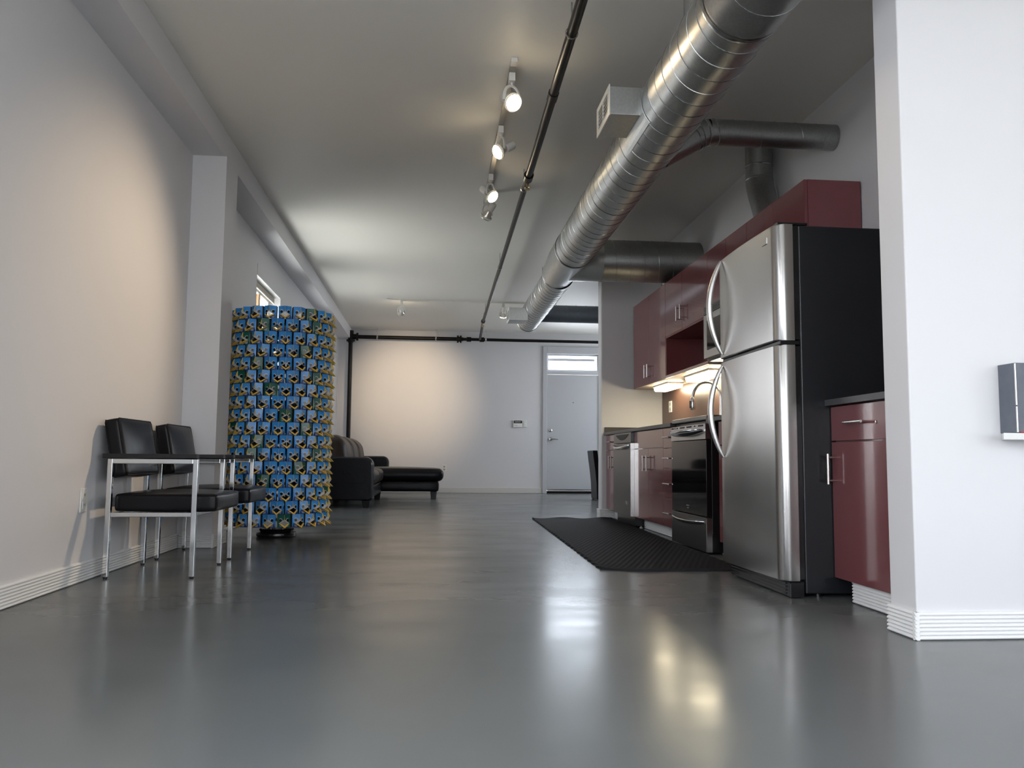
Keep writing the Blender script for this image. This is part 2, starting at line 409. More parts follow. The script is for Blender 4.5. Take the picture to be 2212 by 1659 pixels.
for i, h in enumerate(SW):
    w = thing('window_%d' % (i+6), (XR+0.1, (h[0]+h[1])/2, h[2]), 'added tall window %s of the side wall, out of view' % ['one', 'two', 'three'][i], 'window', kind='structure')
    Xw = XR+0.08; f = MB()
    f.box(Xw, Xw+.06, h[0]+.001, h[0]+.06, h[2], h[3]).box(Xw, Xw+.06, h[1]-.06, h[1]-.001, h[2], h[3]).box(Xw, Xw+.06, h[0]+.061, h[1]-.061, h[3]-.06, h[3]-.001).box(Xw, Xw+.06, h[0]+.061, h[1]-.061, h[2]+.001, h[2]+.06)
    f.build('window_frame', 'trimw', w)
    bx(Xw+.03, Xw+.036, h[0]+.06, h[1]-.06, h[2]+.06, h[3]-.06).build('pane', 'glass', w)
for i, h in enumerate(LW):
    w = thing('window_%d' % (i+9), (XL-0.1, (h[0]+h[1])/2, h[2]), 'added tall left wall window %s, unseen behind the camera' % ['one', 'two'][i], 'window', kind='structure')
    Xw = XL-0.15; f = MB()
    f.box(Xw, Xw+.06, h[0]+.001, h[0]+.06, h[2], h[3]).box(Xw, Xw+.06, h[1]-.06, h[1]-.001, h[2], h[3]).box(Xw, Xw+.06, h[0]+.061, h[1]-.061, h[3]-.06, h[3]-.001).box(Xw, Xw+.06, h[0]+.061, h[1]-.061, h[2]+.001, h[2]+.06)
    f.build('window_frame', 'trimw', w)
    bx(Xw+.03, Xw+.036, h[0]+.06, h[1]-.06, h[2]+.06, h[3]-.06).build('pane', 'glass', w)
side_window(1, WIN[0], 'left wall window with a beige blind, showing above the carton column')
side_window(2, WIN[1], 'left wall window hidden behind the carton column')
for i, h in enumerate(RW):
    w = thing('window_%d' % (i+3), ((h[0]+h[1])/2, YF-0.1, h[2]), 'tall window number %s in the wall behind the camera' % ['one', 'two', 'three'][i], 'window', kind='structure')
    f = MB(); Yw = YF-0.14
    f.box(h[0]+.001, h[0]+.06, Yw, Yw+.06, h[2], h[3]).box(h[1]-.06, h[1]-.001, Yw, Yw+.06, h[2], h[3]).box(h[0]+.061, h[1]-.061, Yw, Yw+.06, h[3]-.06, h[3]-.001).box(h[0]+.061, h[1]-.061, Yw, Yw+.06, h[2]+.001, h[2]+.06)
    f.build('window_frame', 'trimw', w)
    bx(h[0]+.06, h[1]-.06, Yw+.02, Yw+.05, 1.55, 1.61).build('mullion', 'trimw', w)
    bx(h[0]+.06, h[1]-.06, Yw+.03, Yw+.036, h[2]+.06, 1.55).build('pane', 'glass', w)
    bx(h[0]+.06, h[1]-.06, Yw+.03, Yw+.036, 1.61, h[3]-.06).build('pane', 'glass', w)
tag(bx(-40, 40, -40, 55, -0.9, -0.8).build('ground', 'ground'), 'pale paving outside the windows', 'ground', kind='structure')

# entrance door with transom ------------------------------------------
d = thing('door_1', (2.49, YB, 0), 'grey flush entrance door with a bright transom window above it', 'door', kind='structure')
Y0 = YB-0.03
f = MB(); f.box(1.943, 2.022, Y0, YB+.12, 0.001, 2.63).box(2.968, 3.045, Y0, YB+.12, 0.001, 2.63).box(2.0225, 2.9675, Y0, YB+.12, 2.50, 2.63).box(2.0225, 2.9675, Y0+.01, YB+.12, 2.126, 2.185)
f.build('door_frame', 'framep', d, bevel=0.004)
leaf = bx(2.028, 2.962, YB-0.005, YB+0.04, 0.055, 2.12).build('door_leaf', 'doorp', d, bevel=0.003)
h = MB(); h.lathe([(0.034, 0), (0.034, 0.006), (0.026, 0.014), (0.012, 0.016), (0.012, 0.045)], (2.09, YB-0.0055, 0.965), (0, -1, 0), 20)
h.tube([(2.09, YB-0.047, 0.965), (2.15, YB-0.05, 0.963), (2.215, YB-0.048, 0.957)], [0.013, 0.011, 0.008], 10)
h.build('lever_handle', 'satin', leaf)
MB().lathe([(0.030, 0), (0.029, 0.012), (0.014, 0.018), (0.012, 0.026), (0.0, 0.027)], (2.088, YB-0.0055, 1.117), (0, -1, 0), 20).build('deadbolt', 'satin', leaf)
MB().lathe([(0.010, 0), (0.010, 0.006), (0, 0.007)], (2.497, YB-0.0055, 1.62), (0, -1, 0), 12).build('peephole', 'satin', leaf)
bx(2.03, 2.96, YB-0.012, YB-0.0055, 0.045, 0.075).build('door_sweep', 'satin', leaf)
for z in (0.25, 1.07, 1.86):
    MB().tube([(2.9655, YB-0.012, z-.05), (2.9655, YB-0.012, z+.05)], 0.008, 8).build('hinge', 'satin', d)
bx(2.023, 2.967, YB-0.02, YB+.12, 0.001, 0.043).build('threshold', 'pipe', d)
tf = bx(2.024, 2.966, YB+.05, YB+.075, 2.186, 2.215); tf.box(2.024, 2.966, YB+.05, YB+.075, 2.47, 2.499); tf.box(2.024, 2.05, YB+.05, YB+.075, 2.216, 2.469); tf.box(2.94, 2.966, YB+.05, YB+.075, 2.216, 2.469)
tf.build('transom_sash', 'framep', d)
bx(2.05, 2.94, YB+.06, YB+.066, 2.216, 2.469).build('transom_pane', 'glass', d)
bx(2.05, 2.91, YB+.115, YB+.14, 2.385, 2.43).build('transom_blind', 'plastg', d)

# ------------------------------------------------------------------ chairs
def square_tube(mb, a, b, w=0.0255, d=0.0255):
    x0, y0, z0 = a; x1, y1, z1 = b
    return mb.box(min(x0, x1)-(w/2 if x0 == x1 else 0), max(x0, x1)+(w/2 if x0 == x1 else 0), y0-d/2, y0+d/2, min(z0, z1)-(0 if z0 != z1 else w/2), max(z0, z1)+(0 if z0 != z1 else w/2))
def make_chair(label):
    XB, XF, YA, YC = -1.604, -1.189, 4.362, 4.900
    t = thing('armchair', ((XB+XF)/2, (YA+YC)/2, 0), label, 'chair', 'black chairs against the left wall')
    for yy in (YA, YC):
        for xx in (XB, XF):
            lg = MB(); lg.box(xx-.0128, xx+.0128, yy-.0128, yy+.0128, 0.008, 0.5935)
            lo = lg.build('leg', 'tube', t, bevel=0.003)
            MB().lathe([(0.009, 0.0005), (0.011, 0.003), (0.011, 0.0078)], (xx, yy, 0), n=12).build('glide', 'blackm', lo)
        bx(XB+.013, XF-.013, yy-.0128, yy+.0128, 0.568, 0.5935).build('arm_rail', 'tube', t, bevel=0.003)
        bx(XB+.013, XF-.013, yy-.0128, yy+.0128, 0.303, 0.326).build('seat_rail', 'tube', t, bevel=0.003)
        bx(XB-.035, XF+.008, yy-.024, yy+.024, 0.5945, 0.618).build('arm_pad', 'armpad', t, bevel=0.004)
    for xx in (XB+.03, XF-.03):
        bx(xx-.0128, xx+.0128, YA+.013, YC-.013, 0.303, 0.326).build('cross_rail', 'tube', t, bevel=0.003)
    # rear cross bar that carries the backrest
    bx(XB-.008, XB+.008, YA+.013, YC-.013, 0.555, 0.585).build('back_rail', 'tube', t, bevel=0.003)
    seat = MB().cushion(-1.585, -1.088, YA+.016, YC-.016, 0.328, 0.418, 0.018, (0.010, 0.0, 0.016), 12).build('seat', 'leather', t)
    pp = [(-1.575, YA+.018, 0.409), (-1.10, YA+.018, 0.409), (-1.09, YA+.03, 0.409), (-1.086, (YA+YC)/2, 0.412), (-1.09, YC-.03, 0.409), (-1.10, YC-.018, 0.409), (-1.575, YC-.018, 0.409)]
    MB().tube(pp, 0.0035, 6).build('piping', 'leather', seat)
    # the tilted backrest
    b = MB().cushion(-0.036, 0.036, YA+.018, YC-.018, -0.148, 0.148, 0.016, (0.014, 0, 0.008), 12)
    R = Matrix.Rotation(rad(-11), 4, 'Y'); cx = Vector((-1.592, 0, 0.648))
    b.v = [tuple(cx + (R @ Vector(v))) for v in b.v]
    bo = b.build('backrest', 'leather', t)
    for xo in (0.032, -0.032):
        lp = []
        for (yy, zz) in ((YA+.021, -.13), (YA+.021, .13), (YA+.034, .146), (YC-.034, .146), (YC-.021, .13), (YC-.021, -.13), (YC-.034, -.146), (YA+.034, -.146)):
            lp.append(tuple(cx + (R @ Vector((xo, yy, zz)))))
        MB().tube(lp, 0.0035, 6, closed=True).build('piping', 'leather', bo)
    return t
ch = make_chair('black padded chrome-framed armchair against the left wall, nearer the camera')
dup(ch, (0.0, 0.777, 0), 'black padded chrome-framed armchair between the first chair and the grey pier')

# ------------------------------------------------------------------ carton column
CX, CY = -1.18, 6.59
col = thing('carton_column', (CX, CY, 0), 'tall column of folded blue and green cartons on a black disc', 'sculpture')
MB().lathe([(0.135, 0.001), (0.146, 0.006), (0.150, 0.02), (0.146, 0.034), (0.120, 0.040), (0.124, 0.048), (0.130, 0.056), (0.124, 0.064), (0.05, 0.068)], (CX, CY, 0), n=40).build('base_disc', 'blackm', col)
HW, HH, RD = 0.0462, 0.0478, 0.352
def carton_mesh(name, main, dark):
    D = 0.030
    T = (0, D, 0.012); Lm = (-0.037, 0.010, -0.016); Rm = (0.037, 0.010, -0.016); B = (0, D*0.85, -0.0445)
    mb = MB()
    for sg in (-1, 1):
        q = lambda p: (p[0]*sg, p[1], p[2])
        LM = (-0.037, 0.0085, -0.016)
        mb.add([q(p) for p in [(-HW, 0, HH), (0, D, HH), T, LM, (-HW, 0, -HH)]], [(0, 1, 2, 3, 4)], 0)
        mb.add([q(p) for p in [LM, (-HW, 0, -HH), (-0.010, 0.012, -HH), B]], [(0, 1, 2, 3)], 5)
        mb.add([q(p) for p in [(-0.036, .0125, -.024), (-0.030, 0.0105, -.042), (-0.014, 0.021, -.042), (-0.017, .0225, -.034)]], [(0, 1, 2, 3)], 4)
        mb.add([q(p) for p in [(-HW, 0, HH), (-HW, 0, -HH), (-HW*.82, -0.055, -HH), (-HW*.82, -0.055, HH)]], [(0, 1, 2, 3)], 3)
        mb.add([q(p) for p in [(-HW, 0, HH-.0005), (0, D, HH-.0005), (0, -0.055, HH-.0005), (-HW*.82, -0.055, HH-.0005)]], [(0, 1, 2, 3)], 3)
        mb.add([q(p) for p in [(-HW, 0, -HH), (-.010, .012, -HH), (0, .012, -HH), (0, -0.055, -HH), (-HW*.82, -0.055, -HH)]], [(0, 1, 2, 3, 4)], 3)
        # round eyes on the face
        a = Vector((-HW, 0, 0)); e = (Vector((0, D, 0))-a).normalized(); nrm = Vector((-e.y, e.x, 0))
        c = a + e*0.026 + Vector((0, 0, 0.005))
        for rr, ofs, mi in ((0.0155, 0.0008, 1), (0.0108, 0.0014, 2)):
            vs = [c + nrm*ofs + e*(rr*math.cos(2*PI*k/14)) + Vector((0, 0, rr*math.sin(2*PI*k/14))) for k in range(14)]
            mb.add([q(v) for v in vs], [tuple(range(14))], mi)
    return mb, [main, 'c_wht', 'c_blk', 'c_brn', 'c_gry', dark]
def beak_mesh():
    D = 0.030
    T = (0, D, 0.012); L = (-0.037, 0.009, -0.016); B = (0, D*0.85, -0.0445)
    T2 = (0, D+0.016, 0.001); L2 = (-0.034, 0.032, -0.021); B2 = (0, D+0.032, -0.050)
    mb = MB()
    for sg in (-1, 1):
        q = lambda p: (p[0]*sg, p[1], p[2])
        mb.add([q(p) for p in (T, L, L2, T2)], [(0, 1, 2, 3)], 0)
        mb.add([q(p) for p in (L, B, B2, L2)], [(0, 1, 2, 3)], 1)
        # rolled lower rim
        mb.add([q(p) for p in (L2, B2, (0, D+0.022, -0.037), (-0.023, 0.032, -0.018))], [(0, 1, 2, 3)], 1)
    # yellow ridge fin
    mb.add([(-0.0009, D-.001, HH-.001), (0.0009, D-.001, HH-.001), (0.0010, D-.001, 0.010), (0.0010, D+0.019, 0.004), (-0.0010, D+0.019, 0.004), (-0.0010, D-.001, 0.010), (0, D+.004, HH-.006)],
           [(0, 1, 6), (1, 2, 3, 6), (0, 6, 4, 5), (6, 3, 4)], 1)
    return mb
def mesh_only(mb, name, mats):
    me = bpy.data.meshes.new(name); me.from_pydata(mb.v, [], mb.f)
    for m in mats: me.materials.append(MT[m])
    me.polygons.foreach_set('material_index', mb.m); me.update(); return me
cb, cbm = carton_mesh('carton', 'c_blue', 'c_dkb'); cg, cgm = carton_mesh('carton', 'c_green', 'c_green')
me_blue = mesh_only(cb, 'carton_blue', cbm); me_green = mesh_only(cg, 'carton_green', cgm)
bk = beak_mesh(); me_beak = mesh_only(bk, 'carton_spout', ['c_wht', 'c_yel'])
GREEN = {(12, 1), (14, 4), (9, 2), (8, 0), (0, 2), (1, 3), (5, -3), (5, 3), (11, -2), (13, -1), (16, 0), (6, -1), (7, 3), (4, -2), (3, 2), (2, -3), (10, -2), (11, 3), (1, -1), (9, -4)}
cells = []
for row in range(17):
    for k in range(21):
        kk = k if k <= 10 else k-21
        ph = rad(-87.0 + min(row*0.6, 6.5) + kk*360/21 + (0 if row % 2 else 8.571))
        z = 1.7215 - HH - row*0.0956
        cells.append((math.cos(ph)*(0-CX)+math.sin(ph)*(0-CY), row, kk, ph, z))
cells.sort(key=lambda c: -c[0])
rest = MB()
rj = random.Random(3)
for i, (s_, row, kk, ph, z) in enumerate(cells):
    g = (row, kk) in GREEN or (s_ < 0 and rj.random() < 0.12)
    Mx = Matrix.Translation((CX+RD*math.cos(ph), CY+RD*math.sin(ph), z)) @ Matrix.Rotation(ph-PI/2 + rj.uniform(-.02, .02), 4, 'Z') @ Matrix.Rotation(rj.uniform(-.03, .03), 4, 'Y')
    if i < 300:
        o = bpy.data.objects.new('carton', me_green if g else me_blue); COL.objects.link(o); o.parent = col
        o.matrix_local = Matrix.Translation((-CX, -CY, 0)) @ Mx
        if g: o['label'] = 'green printed carton'
        b = bpy.data.objects.new('spout', me_beak); COL.objects.link(b); b.parent = o
    else:
        src = cg if g else cb
        for fs, mi in zip(src.f, src.m):
            rest.add([Mx @ Vector(src.v[k]) for k in fs], [tuple(range(len(fs)))], 6 if (g and mi == 0) else mi)
        for fs, mi in zip(bk.f, bk.m):
            rest.add([Mx @ Vector(bk.v[k]) for k in fs], [tuple(range(len(fs)))], 7 if mi else 1)
rest.build('cartons_behind', ['c_blue', 'c_wht', 'c_blk', 'c_brn', 'c_gry', 'c_dkb', 'c_green', 'c_yel'], col, kind='stuff', fix=False)

# ------------------------------------------------------------------ sofa with chaise
sf = thing('chaise_sofa', (-1.1, 11.8, 0), 'black leather chaise sofa with tufted brown back against the left wall', 'sofa')
def arm_profile(x0, x1, z0, z1):
    r = 0.10
    return [(x0, z0), (x1-.02, z0), (x1, z0+.02), (x1, z1-r)] + [(x1-r+r*math.cos(a), z1-r+r*math.sin(a)) for a in [PI/2*k/8 for k in range(1, 9)]] + [(x0, z1)]
def sofa_arm(y0, y1, x1=-0.715, top=0.614):
    pr = arm_profile(-1.60, x1, 0.087, top)
    m = MB(); n = len(pr); rows = []
    ny = 8
    for j in range(ny+1):
        t = -1+2*j/ny; ins = 0.035*(1-math.sqrt(max(0, 1-abs(t)**4)))*1.6
        y = y0+(y1-y0)*j/ny
        cx, cz = -1.2, 0.35
        rows.append([(cx+(x-cx)*(1-ins*.9), y, cz+(z-cz)*(1-ins*1.2)) for x, z in pr])
    vs = [v for r in rows for v in r]
    m.add(vs, [(j*n+i, j*n+(i+1) % n, (j+1)*n+(i+1) % n, (j+1)*n+i) for j in range(ny) for i in range(n)], 0, True)
    m.add(rows[0], [tuple(range(n))], 0, True); m.add(rows[-1], [tuple(range(n))[::-1]], 0, True)
    return m
na = sofa_arm(10.25, 10.49).build('near_arm', 'leather2', sf)
MB().tube([(-0.80, 10.2485, 0.30), (-1.20, 10.2475, 0.302), (-1.58, 10.2485, 0.30)], 0.0025, 6).build('arm_seam', 'leather2', na)
MB().tube([(-1.30, 10.2475, 0.56), (-1.31, 10.2475, 0.12)], 0.0025, 6).build('arm_seam', 'leather2', na)
sofa_arm(13.32, 13.56, -0.69, 0.632).build('far_arm', 'leather2', sf)
MB().cushion(-1.62, -1.38, 10.50, 13.31, 0.10, 0.66, 0.06, (0.02, 0, 0.02)).build('back_frame', 'leather2', sf)
MB().cushion(-1.40, -0.74, 10.50, 12.37, 0.10, 0.262, 0.03, (0.015, 0, 0)).build('seat_frame', 'leather2', sf)
for y0, y1 in ((10.50, 11.43), (11.44, 12.37)):
    MB().cushion(-1.37, -0.715, y0, y1, 0.264, 0.450, 0.06, (0.02, 0, 0.02)).build('seat_cushion', 'leatherb', sf)  # brown here paints the warm spotlight on the seat
for y0, y1 in ((10.50, 11.43), (11.44, 12.37), (12.38, 13.30)):
    b = MB().cushion(-0.15, 0.16, y0, y1, -0.20, 0.215, 0.15, (0.02, 0, 0.03), 18)
    R = Matrix.Rotation(rad(-10), 4, 'Y'); cx = Vector((-1.235, 0, 0.652))
    vv = []
    for v in b.v:
        x, y, z = v
        u = (y-y0)/(y1-y0)
        groove = max(0, math.cos(u*2*PI*3.5))**6*0.028 if x > 0 or z > .1 else 0
        vv.append(tuple(cx + (R @ Vector((x-groove, y, z-groove*.6)))))
    b.v = vv; b.build('back_cushion', 'leatherb', sf)
MB().cushion(-1.37, 0.092, 12.385, 13.305, 0.115, 0.262, 0.03, (0.012, 0.01, 0)).build('chaise_frame', 'leather2', sf)
MB().cushion(-1.37, 0.165, 12.38, 13.31, 0.264, 0.452, 0.085, (0.0, 0.008, 0.022), 16).build('chaise_cushion', 'leather2', sf)
for (x, y) in ((-0.80, 10.34), (-1.5, 10.34), (-0.79, 12.28), (0.02, 12.46), (0.02, 13.22), (-1.5, 13.4)):
    m = MB(); a, b_ = 0.048, 0.036
    m.add([(x-b_, y-b_, .001), (x+b_, y-b_, .001), (x+b_, y+b_, .001), (x-b_, y+b_, .001), (x-a, y-a, .112), (x+a, y-a, .112), (x+a, y+a, .112), (x-a, y+a, .112)],
          [(0,3,2,1),(4,5,6,7),(0,1,5,4),(1,2,6,5),(2,3,7,6),(3,0,4,7)])
    z_top = 0.0865 if y in (10.34, 13.4) else (0.1125)
    m.v = [(p[0], p[1], p[2] if p[2] < .01 else z_top) for p in m.v]
    m.build('leg', 'blackm', sf, bevel=0.004)

# dark slip-covered chair behind the wing wall ------------------------------
dc = thing('side_chair', (2.62, 12.5, 0), 'dark slipcovered chair half hidden behind the kitchen wing wall', 'chair')
pr = [(2.372, 0.742), (2.385, 0.62), (2.408, 0.45), (2.428, 0.25), (2.436, 0.012), (2.50, 0.012), (2.49, 0.30), (2.47, 0.5), (2.445, 0.742)]
MB().prism(pr, 'y', 12.28, 12.74).build('backrest', 'leather2', dc, bevel=0.01)
bx(2.505, 2.93, 12.28, 12.74, 0.012, 0.46).build('seat', 'leather2', dc, bevel=0.015)
for x, y in ((2.46, 12.31), (2.46, 12.71), (2.90, 12.31), (2.90, 12.71)):
    bx(x-.015, x+.015, y-.015, y+.015, 0.0005, 0.0115).build('leg', 'satin', dc)

# ------------------------------------------------------------------ kitchen
XC = 1.80          # plane of the base cabinet fronts
def bar_v(x, y, z0, z1):
    m = MB(); m.tube([(x-0.035, y, z0), (x-0.035, y, z1)], 0.006, 10)
    for z in (z0+0.016, z1-0.016): m.tube([(x-0.035, y, z), (x-.0003, y, z)], 0.0045, 8)
    return m
def bar_h(x, z, y0, y1):
    m = MB(); m.tube([(x-0.035, y0, z), (x-0.035, y1, z)], 0.006, 10)
    for y in (y0+0.016, y1-0.016): m.tube([(x-0.035, y, z), (x-.0003, y, z)], 0.0045, 8)
    return m
def front(root, kind, x, y0, y1, z0, z1, handle=None, th=0.019, m='red'):
    f = bx(x, x+th, y0+.0015, y1-.0015, z0+.0015, z1-.0015).build(kind, m, root, bevel=0.0015)
    if handle:
        (bar_v(x, *handle[1:]) if handle[0] == 'v' else bar_h(x, *handle[1:])).build('handle', 'satin', f)
    return f
def base_cab(label, y0, y1, fronts, toe_x=1.885, toe=None, group='red base cabinets'):
    t = thing('base_cabinet', (2.1, (y0+y1)/2, 0), label, 'cabinet', group)
    bx(XC+.0205, 2.395, y0+.001, y1-.001, 0.100, 0.8585).build('carcass', 'red', t)
    for f in fronts: front(t, *f)
    ty0, ty1 = toe or (y0, y1)
    m = MB(); flute_run(m, (toe_x+.016, ty0+.001), (toe_x+.016, ty1-.001), (-1, 0), 0.092, 0.016, 7, 0.002)
    m.box(toe_x+.017, toe_x+.03, ty0+.001, ty1-.001, 0.002, 0.098)
    m.build('toe_kick', 'trimw', t)
    return t
base_cab('narrow dark red base cabinet in the far corner beside the wing wall', 8.09, 8.585,
         [('drawer', XC, 8.09, 8.585, .705, .856, ('h', .785, 8.24, 8.44)), ('door', XC, 8.262, 8.585, .10, .703, ('v', 8.31, .518, .645)), ('door', XC, 8.09, 8.262, .10, .703, ('v', 8.19, .518, .645))])
base_cab('dark red double-door sink cabinet beside the dishwasher', 6.425, 7.362,
         [('false_front', XC, 6.425, 7.362, .705, .856), ('door', XC, 6.873, 7.362, .10, .703, ('v', 6.935, .515, .645)), ('door', XC, 6.425, 6.873, .10, .703, ('v', 6.815, .515, .645))])
base_cab('narrow dark red cabinet of four drawers left of the oven', 6.128, 6.424,
         [('drawer', XC, 6.128, 6.424, .700, .856, ('h', .782, 6.165, 6.315)), ('drawer', XC, 6.128, 6.424, .546, .699, ('h', .622, 6.165, 6.315)),
          ('drawer', XC, 6.128, 6.424, .319, .545, ('h', .428, 6.165, 6.315)), ('drawer', XC, 6.128, 6.424, .10, .318, ('h', .205, 6.165, 6.315))])
base_cab('dark red base cabinet squeezed between oven and refrigerator', 4.45, 5.14,
         [('drawer', XC, 4.45, 5.14, .705, .856), ('door', XC, 4.45, 4.79, .10, .703), ('door', XC, 4.79, 5.14, .10, .703)])
t = base_cab('dark red base cabinet between the refrigerator and the right wall', 3.132, 3.637,
         [('drawer', XC, 3.132, 3.637, .700, .856, ('h', .778, 3.305, 3.455)), ('door', XC, 3.132, 3.637, .092, .697, ('v', 3.604, .508, .643))], toe_x=1.815, toe=(2.96, 3.515))
bx(XC+.002, 2.39, 2.9585, 3.130, 0.10, 0.8585).build('filler_panel', 'red', t)
MB().lathe([(0.007, 0), (0.006, 0.004), (0, 0.005)], (XC-.0003, 3.245, 0.772), (-1, 0, 0), 12).build('drawer_lock', 'satin', t)

def counter(label, y0, y1, splash_y=None):
    t = thing('countertop', (2.1, (y0+y1)/2, 0.86), label, 'countertop')
    bx(1.779, 2.403, y0, y1, 0.8600, 0.888).build('slab', 'counter', t, bevel=0.002)
    bx(1.774, 1.7785, y0, y1, 0.8605, 0.8875).build('edge_band', 'countedge', t)
    if splash_y: bx(1.785, 2.40, splash_y-.018, splash_y, 0.8885, 0.945).build('side_splash', 'counter', t, bevel=0.002)
    return t
ct = counter('black countertop over the sink and dishwasher run', 6.132, 8.598, 8.598)
counter('black countertop piece between the oven and the refrigerator', 4.445, 5.305)
counter('black countertop on the right cabinet beside the refrigerator', 2.96, 3.640)
sk = MB(); sk.box(1.86, 2.28, 6.50, 7.28, 0.8885, 0.8925)
sk.box(1.90, 2.24, 6.54, 7.24, 0.893, 0.8935, 1)
tag(sk.build('sink', ['steel', 'steeldk'], None), 'stainless sink rim set in the long black countertop', 'sink')

# backsplash
tag(bx(2.405, 2.4145, 4.43, 8.598, 0.889, 1.338).build('backsplash', 'splash'), 'copper tan backsplash panel behind the kitchen counter', 'backsplash', kind='structure')
ps = thing('wall_outlet', (2.404, 8.28, 1.15), 'white outlet strip on the tan backsplash in the far corner', 'outlet')
bx(2.397, 2.4045, 8.235, 8.33, 1.093, 1.207).build('cover_plate', 'plastw', ps, bevel=0.002)
for z in (1.125, 1.175): bx(2.3955, 2.3968, 8.262, 8.302, z-.015, z+.015).build('socket', 'plastg', ps)

# faucet
fa = thing('faucet', (2.26, 6.60, 0.893), 'tall chrome gooseneck faucet with a pull-down spray head at the sink', 'faucet')
MB().lathe([(0.030, 0.0), (0.030, 0.008), (0.022, 0.014), (0.019, 0.06), (0.014, 0.064)], (2.30, 6.50, 0.893), n=20).build('base', 'satin', fa)
dv = Vector((2.13-2.30, 6.70-6.50, 0)); L_ = dv.length; dv.normalize()
R_ = L_/2
cen = Vector((2.30, 6.50, 0)) + dv*R_
pts = [(2.30, 6.50, 0.955), (2.30, 6.50, 1.05), (2.30, 6.50, 1.115)]
for k in range(1, 16):
    a = PI - PI*k/15*0.97
    pts.append(tuple(cen + dv*(-R_*math.cos(PI-a)) + Vector((0, 0, 1.115+R_*math.sin(a)))))
MB().tube(pts, 0.0125, 14).build('spout', 'satin', fa)
e = Vector(pts[-1]); mbh = MB().lathe([(0.013, 0), (0.0155, -.012), (0.0195, -.035), (0.0205, -.095), (0.017, -.105), (0, -.106)], e, n=18)
hd = mbh.build('spray_head', 'chrome', fa)
bx(e.x-.026, e.x-.0195, e.y-.006, e.y+.006, e.z-.09, e.z-.03).build('spray_button', 'blackm', hd)
MB().tube([(2.30, 6.475, 0.945), (2.30, 6.43, 0.955), (2.295, 6.40, 1.02)], [0.008, 0.007, 0.006], 10).build('lever', 'satin', fa)

# dishwasher
dw = thing('dishwasher', (2.1, 7.725, 0), 'stainless dishwasher with black control panel among the red cabinets', 'dishwasher')
bx(1.806, 2.39, 7.368, 8.084, 0.02, 0.8575).build('body', 'blackm', dw)
dd = bx(1.766, 1.805, 7.368, 8.084, 0.103, 0.757).build('door', 'steeldk', dw, bevel=0.004)
bx(1.764, 1.8045, 7.3625, 7.3675, 0.105, 0.757).build('door_edge', 'satin', dd)
hp = []
for k in range(13):
    u = k/12; hp.append((1.764-0.034*math.sin(PI*u)**0.6, 8.06-0.66*u, 0.738-0.024*math.sin(PI*u)))
MB().tube(hp, [0.010+0.004*math.sin(PI*k/12) for k in range(13)], 10).build('handle', 'chrome', dd)
cp = bx(1.770, 1.805, 7.368, 8.084, 0.761, 0.857).build('control_panel', 'blackm', dw, bevel=0.003)
pk = []
for k in range(11):
    u = k/10; pk.append((7.98-0.52*u, 0.838-0.05*math.sin(PI*u)))
MB().prism(pk+[(7.46, 0.842), (7.98, 0.842)], 'x', 1.7665, 1.7695).build('pocket', 'dark', cp)
lg = MB(); lg.box(1.7645, 1.7657, 7.52, 7.56, 0.228, 0.233).box(1.7645, 1.7657, 7.517, 7.523, 0.20, 0.233).box(1.7645, 1.7657, 7.56, 7.565, 0.21, 0.233)  # bright bars paint the reflections along the badge outline
lg.build('badge', 'satin', dd)
bx(1.885, 1.905, 7.37, 8.08, 0.002, 0.10).build('toe_panel', 'blackm', dw)
for y in (7.40, 8.05): MB().lathe([(0.014, 0.0005), (0.014, 0.008), (0.006, 0.01), (0.006, 0.019)], (1.868, y, 0), n=12).build('foot', 'plastw', dw)

# range
rg = thing('oven_range', (2.1, 5.72, 0), 'stainless and black glass oven range left of the refrigerator', 'oven')
ya, yb = 5.330, 6.118
bx(1.815, 2.40, ya-.008, yb, 0.012, 0.874).build('body', 'blackm', rg, bevel=0.003)
ck = bx(1.782, 2.40, ya-.012, yb-.002, 0.8755, 0.906).build('cooktop', 'steeldk', rg, bevel=0.006)
bx(1.80, 2.38, ya+.01, yb-.02, 0.9065, 0.909).build('glass_top', 'blackgl', ck)
bx(1.7815, 1.7845, ya-.016, ya-.0125, 0.878, 0.903).build('end_cap', 'satin', ck)
dp = bx(1.776, 1.8145, ya, yb, 0.748, 0.852).build('door_rail', 'steel', rg, bevel=0.002)
for (u0, u1) in ((0.02, .09), (.12, .14), (.19, .22), (.29, .43), (.49, .63), (.71, .735), (.82, .95)):
    bx(1.7745, 1.7758, yb-(yb-ya)*u1, yb-(yb-ya)*u0, 0.834, 0.845).build('vent_slot', 'dark', dp)
hm = []; hr = []
for k in range(17):
    u = k/16; hm.append((1.772-0.042*math.sin(PI*u)**0.5, yb-0.02-(yb-ya-.04)*u, 0.806-0.012*math.sin(PI*u))); hr.append(0.009+0.019*math.sin(PI*u)**0.7)
MB().tube(hm, hr, 14, sx=0.55).build('handle', 'chrome', dp)
bx(1.7755, 1.813, ya-.006, ya-.0005, 0.752, 0.848).build('rail_end', 'satin', dp)
od = bx(1.780, 1.8145, ya, yb, 0.243, 0.745).build('oven_door', 'blackgl', rg, bevel=0.003)
bx(1.7785, 1.7797, 5.70, 5.76, 0.292, 0.300).build('badge', 'satin', od)
bx(1.7785, 1.7797, 5.71, 5.745, 0.278, 0.281).build('badge_line', 'plastg', od)
dr = bx(1.776, 1.8145, ya, yb, 0.014, 0.236).build('warming_drawer', 'steeldk', rg, bevel=0.003)
bx(1.778, 1.8145, ya-.008, ya-.0005, 0.016, 0.234).build('drawer_edge', 'steel', dr)
hm = [(1.7755-0.032*math.sin(PI*k/14)**0.5, yb-0.03-(yb-ya-.06)*k/14, 0.205-0.016*math.sin(PI*k/14)) for k in range(15)]
